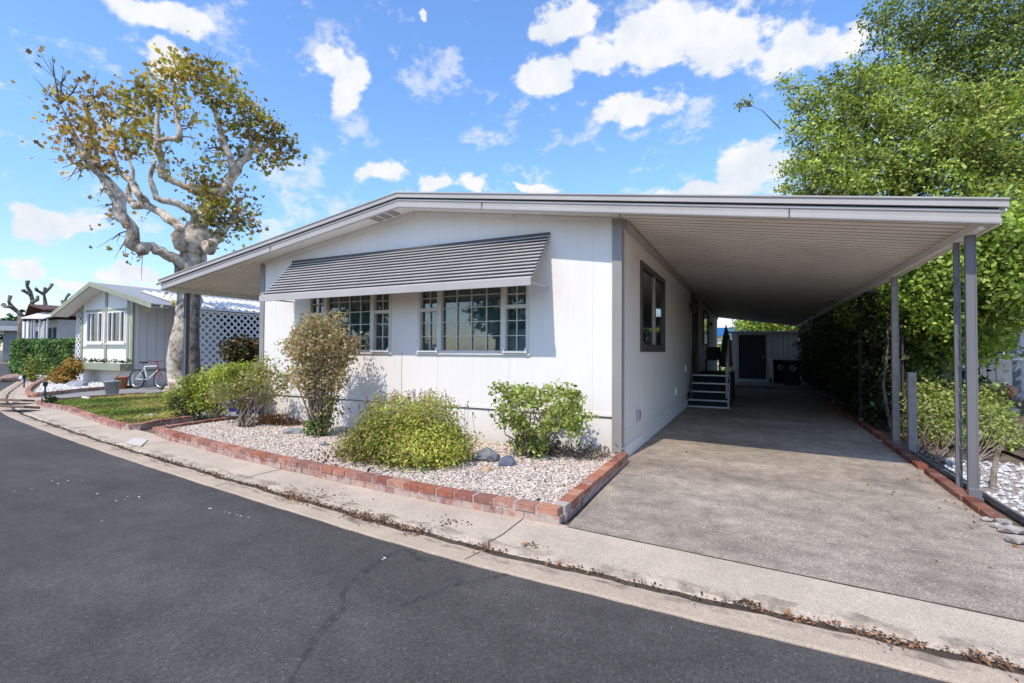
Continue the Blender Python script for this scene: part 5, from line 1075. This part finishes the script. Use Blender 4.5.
oq = gp(32, 382); shrub('yellow_shrub', 'thin yellow green shrub standing before the clipped hedge', oq, [(oq+[0, 0, .5], (.3, .3, .5), 600, 8, .08)], [(.40, .36, .05), (.2, .28, .05), (.14, .2, .04)], .10, [(oq+[0, 0, .6], (.3, .3, .4), 6)], M_leafS)
q = gp(50, 405, .05); shrub('small_shrub', 'small dark sprig at the left end of the lawn edging', q, [(q+[0, 0, .12], (.12, .12, .14), 160, 6, .04)], G_D, .06, [])
# clipped hedge far left
q0, q1 = dp(12, 356, 25.5), dp(72, 356, 24.0); hg = thing('clipped_hedge', 'dense boxy dark green hedge in front of the brown roofed home', 'hedge', (q0[0], q0[1], 0)); n = 16000
u_ = RNG.uniform(0, 1, n); fc = RNG.uniform(0, 1, n); base_ = np.array(q0)[None]*(1-u_[:, None])+np.array(q1)[None]*u_[:, None]; dpt = np.where(fc < .65, RNG.normal(0, .06, n), RNG.uniform(0, 1.3, n)); top_ = 1.74+.05*np.sin(u_*17)
zz = np.where(fc < .65, RNG.uniform(.03, 1, n)*top_, top_+RNG.normal(0, .05, n)); PP = base_.copy(); PP[:, 0] += dpt*.4; PP[:, 1] += dpt; PP[:, 2] = zz
leaves('foliage', PP, .13, [(.08, .16, .03), (.11, .20, .045), (.05, .10, .025), (.15, .24, .06)], M_leafD, 'oval', hg, np.tile([.2, -1, .6], (n, 1)), .5)
# planks on the gutter
q = gp(16, 411, 0); o = MB().box((q[0], q[1], .10), (1.0, .30, .05), R(12), None, -.2).build('wooden_plank', M_wood, bevel=.006); tag(o, 'brown plank lying across the gutter, nearer of the two', 'plank', 'planks bridging the kerb')
q = gp(10, 404, 0); o = MB().box((q[0], q[1], .10), (1.15, .30, .05), R(15), None, -.15).build('wooden_plank', M_wood, bevel=.006); tag(o, 'brown plank lying across the gutter, farther of the two', 'plank', 'planks bridging the kerb')

# ------------------------------------------------------------------ bicycle
bq = gp(149, 389.3); BK = thing('bicycle', 'white mountain bicycle with red handlebar parked beside the sycamore trunk', 'bicycle', (bq[0], bq[1], .01), R(14))
def lb(mb, nm, mat, par=None, **k): return mb.build(nm, mat, par or BK, local=True, **k)
def ring(c, r, w, seg=28, rs=7):
    mb = MB(); vs = []; fs = []
    for i in range(seg):
        a = 2*math.pi*i/seg
        for j in range(rs): t = 2*math.pi*j/rs; vs.append((c[0]+(r+w*math.cos(t))*math.cos(a), c[1]+w*math.sin(t), c[2]+(r+w*math.cos(t))*math.sin(a)))
    for i in range(seg):
        for j in range(rs): fs.append((i*rs+j, i*rs+(j+1) % rs, ((i+1) % seg)*rs+(j+1) % rs, ((i+1) % seg)*rs+j))
    return mb.add(vs, fs)
for cx in (-.52, .52):
    w = lb(ring((cx, 0, .34), .31, .028), 'wheel', M_dark, smooth=True); lb(ring((cx, 0, .34), .275, .012), 'rim', M_steel, w)
    sp = MB(); 
    for i in range(14): a = 2*math.pi*i/14; sp.tube([(cx, 0, .34), (cx+.27*math.cos(a), 0, .34+.27*math.sin(a))], .002, 4)
    lb(sp, 'spokes', M_steel, w)
BB, ST, HT, HB = (-.08, 0, .32), (-.22, 0, .78), (.34, 0, .80), (.38, 0, .66)
fm = MB(); fm.tube([BB, ST], .018); fm.tube([ST, HT], .018); fm.tube([BB, HB], .022)
for s in (-.05, .05): fm.tube([BB, (-.52, s, .34)], .01); fm.tube([(-.22, 0, .72), (-.52, s, .34)], .01)
lb(fm, 'frame', M_white); fk = MB()
for s in (-.05, .05): fk.tube([(.39, s, .62), (.52, s, .34)], .014)
fk.tube([(.33, 0, .88), (.39, 0, .62)], .02); lb(fk, 'fork', M_red)
hb = MB(); hb.tube([(.28, -.30, .98), (.33, -.12, .96), (.33, .12, .96), (.28, .30, .98)], .013); hb.tube([(.33, 0, .86), (.33, 0, .96)], .014); lb(hb, 'handlebar', M_red)
lb(MB().tube([(-.22, 0, .76), (-.25, 0, .90)], .012).box((-.26, 0, .92), (.25, .13, .045)), 'saddle', M_dark, bevel=.01)
lb(ring((-.08, -.06, .32), .09, .01, 20, 6).tube([(-.08, -.07, .32), (-.05, -.07, .16)], .01).box((-.05, -.12, .15), (.09, .08, .02)), 'crank', M_dark)

# ------------------------------------------------------------------ far left homes and pollards
hp = dp(48, 350, 38); NB = thing('brown_roof_home', 'small far home with brown roof and white awning behind the hedge', 'house', (hp[0], hp[1], 0), R(-8))
def lo(mb, nm, mat, par=None, **k): return mb.build(nm, mat, par or NB, local=True, **k)
lo(MB().b2((-2.6, 0, 0), (2.4, 9, 3.6)), 'wall', paint('cream_wall', (.55, .53, .48), .7))
mb = MB(); mb.loft([[(-3.2, -.9, 3.5), (-3.2, 9, 3.5), (-3.2, 9, 3.6), (-3.2, -.9, 3.6)], [(-1.4, -.9, 4.8), (-1.4, 9, 4.8), (-1.4, 9, 4.9), (-1.4, -.9, 4.9)], [(3.2, -.9, 4.2), (3.2, 9, 4.2), (3.2, 9, 4.3), (3.2, -.9, 4.3)]]); lo(mb, 'roof', M_brownr)
lo(MB().loft([[(-1.2, -1.4, 3.7), (-1.2, -.2, 4.25), (-1.2, -.2, 4.3), (-1.2, -1.4, 3.75)], [(5.5, -1.4, 3.45), (5.5, -.2, 4.0), (5.5, -.2, 4.05), (5.5, -1.4, 3.5)]]), 'awning', M_roofw)
for x in (-1.6, -.4, 1.0, 1.8, 3.2, 5.2): lo(MB().b2((x, -1.2, 0), (x+(.7 if x < 0 else .12), -1.12, 3.5)), 'porch_post', M_white)
for x in (.0, 1.3): lo(MB().b2((x, -.03, 1.4), (x+.9, -.005, 3.0)), 'window', M_screen)
hp = dp(6, 352, 55); NC = thing('grey_flat_home', 'distant low grey home with flat white awning at the left frame edge', 'house', (hp[0], hp[1], 0), R(-20))
lo(MB().b2((-9, 0, 0), (5, 8, 3.2)), 'wall', paint('grey_wall', (.25, .26, .28), .7), NC); lo(MB().b2((-9.5, -1.5, 3.25), (5.8, 8, 3.75)), 'roof', M_roofw, NC); lo(MB().b2((-9.5, -1.6, 3.76), (5.8, 8, 4.3)), 'fascia', M_greenr, NC)
for x in (-8, -5, -2, 1, 4): lo(MB().b2((x, -1.4, 0), (x+.25, -1.2, 3.24)), 'porch_post', M_white, NC)
lo(MB().b2((-.5, -.06, .8), (2.5, -.01, 2.6)), 'window', M_nwall, NC)
def pollard(x0, D, segs, lab):
    q = dp(x0, 352, D); t = thing('pollarded_tree', lab, 'tree', (q[0], q[1], 0), 0, None); mb = MB()
    s0 = segs[0][0]; s = dp(s0[0], s0[1], D); mb.tube([(s[0], s[1], 0), (s[0], s[1], s[2]*.6), s], [.35, .28, .25], 8)
    for pts in segs:
        qs = [Vector(dp(x, y, D+random.uniform(-.4, .4))) for x, y in pts]; mb.tube(qs, [.17*(1-.5*i/(len(qs)-1))*random.uniform(.8, 1.3) for i in range(len(qs)-1)]+[.15], 7, jit=.3)
    mb.build('trunk', M_bark, t, smooth=True)
pollard(30, 44, [[(32, 308), (33, 300), (30, 292), (27, 286), (28, 281)], [(33, 302), (37, 300), (38, 297)], [(30, 294), (25, 292), (23, 290)]], 'bare pollarded tree with a single tall fork over the brown roof')
pollard(45, 46, [[(45, 312), (45, 302), (44, 294), (45, 288)], [(44, 294), (38, 291), (36, 289)], [(45, 292), (50, 288), (52, 284)]], 'bare pollarded tree with three knobbed arms left of the gable')
pollard(12, 40, [[(22, 316), (18, 312), (12, 307), (9, 302), (10, 296)], [(12, 307), (6, 307), (3, 304)]], 'bare pollarded tree leaning left at the frame edge')
pollard(65, 50, [[(64, 312), (64, 304), (66, 298), (69, 294)], [(64, 304), (62, 301)]], 'smallest bare pollarded tree just above the gable corner')
hedge_mass('distant_tree', 'low dark green tree line far behind the left homes', [(dp(4, 332, 70), (6, 4, 2.2), 1500), (dp(22, 326, 75), (5, 4, 2.2), 1500)], G_D+G_M, .45, M_leafD)
# unseen trees invented across the road, standing where the windows mirror them
for i, (x, y, r_) in enumerate([(-34, -24, 3.2), (-22, -30, 3.6), (14, -32, 3.8)]):
    bigtree('street_tree', ['round dark tree across the road, farthest left', 'round dark tree across the road, middle one', 'round dark tree across the road, farthest right'][i], (x, y, -.03), (x, y, 3.2), [((x+random.uniform(-1, 1), y+random.uniform(-1, 1), 4.5+random.uniform(-.5, 1.5)), (r_*.7, r_*.7, r_*.6), 900) for _ in range(4)], G_M+G_D, .28, M_leafD, .3)

ax = thing('opposite_home', 'pale home with low grey gable roof standing across the road', 'house', (-9, -19, 0)); MB().b2((-16, -26, -.03), (-2, -18, 2.9)).build('wall', M_nwall, ax)  # unseen home, added so the front windows have something to mirror
MB().loft([[(-17, y, 2.8), (-9, y, 4.2), (-1, y, 2.8), (-1, y, 2.95), (-9, y, 4.35), (-17, y, 2.95)] for y in (-26.5, -17)]).build('roof', M_greenr, ax)
for x in (-13.5, -7): MB().b2((x, -17.99, 1.2), (x+2.6, -17.94, 2.3)).build('window', M_screen, ax)
qh = thing('roadside_hedge', 'long clipped dark hedge along the opposite side of the road', 'hedge', (0, -13, 0)); nn_ = 9000; PH = np.c_[RNG.uniform(-1, 22, nn_), RNG.uniform(-13.6, -12.4, nn_), RNG.uniform(0, 1.9, nn_)]; leaves('foliage', PH, .22, G_D+G_M, M_leafD, 'oval', qh)  # unseen hedges, added to darken what the front windows mirror
qh = thing('roadside_hedge', 'clipped dark hedge left of the home across the road', 'hedge', (-30, -13, 0)); PH = np.c_[RNG.uniform(-44, -18, nn_), RNG.uniform(-13.6, -12.4, nn_), RNG.uniform(0, 1.7, nn_)]; leaves('foliage', PH, .22, G_D+G_M, M_leafD, 'oval', qh)
# ------------------------------------------------------------------ light and sky
sun_dir = Vector((-.09, -.75, 1.)).normalized()   # toward the sun
sun = bpy.data.objects.new('sun', bpy.data.lights.new('sun', 'SUN')); C.objects.link(sun); sun.data.energy = 4.1; sun.data.angle = R(.55); sun.data.color = (1., .925, .82)
sun.rotation_euler = (-sun_dir).to_track_quat('-Z', 'Y').to_euler()
w = bpy.data.worlds.new('World'); S.world = w; w.use_nodes = True; nt = w.node_tree; bg = nt.nodes['Background']; bg.inputs[1].default_value = .15
sky = N(nt, 'ShaderNodeTexSky'); sky.sky_type = 'NISHITA'; sky.sun_disc = False; sky.sun_elevation = math.asin(sun_dir.z); sky.sun_rotation = math.atan2(sun_dir.x, sun_dir.y); sky.air_density = 1.; sky.dust_density = .4; sky.ozone_density = 2.
tc = N(nt, 'ShaderNodeTexCoord'); sx = N(nt, 'ShaderNodeSeparateXYZ'); lk(nt, tc.outputs['Generated'], sx.inputs[0])
az = N(nt, 'ShaderNodeMath', operation='ARCTAN2'); lk(nt, sx.outputs[0], az.inputs[0]); lk(nt, sx.outputs[1], az.inputs[1])
el = N(nt, 'ShaderNodeMath', operation='ARCSINE'); lk(nt, sx.outputs[2], el.inputs[0])
cv0 = N(nt, 'ShaderNodeCombineXYZ'); lk(nt, az.outputs[0], cv0.inputs[0]); lk(nt, el.outputs[0], cv0.inputs[1])
wn = N(nt, 'ShaderNodeTexNoise'); wn.inputs['Scale'].default_value = 11; wn.inputs['Detail'].default_value = 6; lk(nt, tc.outputs['Generated'], wn.inputs['Vector'])
wv = N(nt, 'ShaderNodeVectorMath', operation='MULTIPLY_ADD'); lk(nt, wn.outputs['Color'], wv.inputs[0]); wv.inputs[1].default_value = (.13, .09, 0); wv.inputs[2].default_value = (-.065, -.045, 0)
cv = N(nt, 'ShaderNodeVectorMath', operation='ADD'); lk(nt, cv0.outputs[0], cv.inputs[0]); lk(nt, wv.outputs[0], cv.inputs[1])
clouds = [(800, 45, 75, 42), (725, 45, 75, 52), (655, 45, 60, 50), (560, 22, 50, 30), (545, 72, 48, 24), (600, 60, 40, 22), (635, 108, 68, 24), (750, 160, 62, 30), (715, 192, 85, 16), (343, 79, 34, 36), (378, 175, 34, 17), (470, 178, 28, 17), (432, 182, 22, 9), (140, 12, 75, 22), (160, 60, 30, 22), (50, 224, 62, 22), (20, 272, 34, 17), (120, 272, 36, 12), (426, 6, 12, 8), (90, 286, 55, 10), (535, 186, 26, 5)]
def azel(x, y): d = ray(x, y); d = d/np.linalg.norm(d); return math.atan2(d[0], d[1]), math.asin(d[2])
acc = None
for x, y, rx, ry in clouds:
    a0, e0 = azel(x, y); a1, _ = azel(x+rx, y); _, e1 = azel(x, y-ry)
    sa = abs(a1-a0); se = abs(e1-e0)
    m1 = N(nt, 'ShaderNodeVectorMath', operation='SUBTRACT'); lk(nt, cv.outputs[0], m1.inputs[0]); m1.inputs[1].default_value = (a0, e0, 0)
    m2 = N(nt, 'ShaderNodeVectorMath', operation='DIVIDE'); lk(nt, m1.outputs[0], m2.inputs[0]); m2.inputs[1].default_value = (sa, se, 1)
    m3 = N(nt, 'ShaderNodeVectorMath', operation='LENGTH'); lk(nt, m2.outputs[0], m3.inputs[0])
    m4 = N(nt, 'ShaderNodeMath', operation='SUBTRACT', use_clamp=True); m4.inputs[0].default_value = 1.; lk(nt, m3.outputs['Value'], m4.inputs[1])
    if acc is None: acc = m4.outputs[0]
    else:
        m5 = N(nt, 'ShaderNodeMath', operation='SMOOTH_MAX'); m5.inputs[2].default_value = .15; lk(nt, acc, m5.inputs[0]); lk(nt, m4.outputs[0], m5.inputs[1]); acc = m5.outputs[0]
nz1 = noise(nt, 9, 9, .62, tc.outputs['Generated'], (1, 1, 1.5)); nz2 = noise(nt, 26, 6, .6, tc.outputs['Generated'], (1, 1, 1.5))
d1 = N(nt, 'ShaderNodeMath', operation='MULTIPLY_ADD'); lk(nt, nz1, d1.inputs[0]); d1.inputs[1].default_value = 2.0; lk(nt, acc, d1.inputs[2])
d2 = N(nt, 'ShaderNodeMath', operation='MULTIPLY_ADD'); lk(nt, nz2, d2.inputs[0]); d2.inputs[1].default_value = .9; lk(nt, d1.outputs[0], d2.inputs[2])
gate = ramp(nt, acc, [(.0, 0.), (.16, 1.)])
den = ramp(nt, d2.outputs[0], [(0, 0.), (1, 1.)])
mrp = N(nt, 'ShaderNodeMapRange', interpolation_type='SMOOTHSTEP'); mrp.inputs[1].default_value = 1.57; mrp.inputs[2].default_value = 1.90; lk(nt, d2.outputs[0], mrp.inputs[0])
fin = N(nt, 'ShaderNodeMath', operation='MULTIPLY', use_clamp=True); lk(nt, mrp.outputs[0], fin.inputs[0]); lk(nt, gate, fin.inputs[1])
shade = ramp(nt, noise(nt, 14, 5, .6, tc.outputs['Generated']), [(.35, (5.3, 5.7, 6.3)), (.6, (6.4, 6.5, 6.7))])
hs_ = N(nt, 'ShaderNodeHueSaturation'); hs_.inputs['Saturation'].default_value = 1.12; hs_.inputs['Value'].default_value = 2.05; lk(nt, sky.outputs[0], hs_.inputs['Color'])
grd = ramp(nt, el.outputs[0], [(0., (.60, .60, .64)), (.12, (.70, .72, .80)), (.35, (.86, .92, 1.0)), (.8, (.92, .94, 1.05))]); skc = mix(nt, 1., hs_.outputs[0], grd, 'MULTIPLY')
lk(nt, mix(nt, fin.outputs[0], skc, shade), bg.inputs[0])
for o in C.objects:
    if o.parent is None and 'category' in o and 'group' not in o:
        k = o.name.split('.')[0]
        gname = {'path_light': 'small dark lights in the neighbour rock garden', 'pollarded_tree': 'bare pollarded trees behind the far homes', 'garden_rock': 'rocks lying in the gardens', 'brick_border': 'brick edgings of the beds', 'feathery_shrub': 'pale shrubs behind the carport posts', 'bank_stone': 'stones on the soil bank', 'street_tree': 'trees across the road', 'roadside_hedge': 'hedges across the road'}.get(k)
        if gname: o['group'] = gname
S.view_settings.view_transform = 'Standard'; S.view_settings.look = 'None'; S.view_settings.exposure = 0
S.cycles.max_bounces = 10; S.cycles.transparent_max_bounces = 12; S.cycles.diffuse_bounces = 8
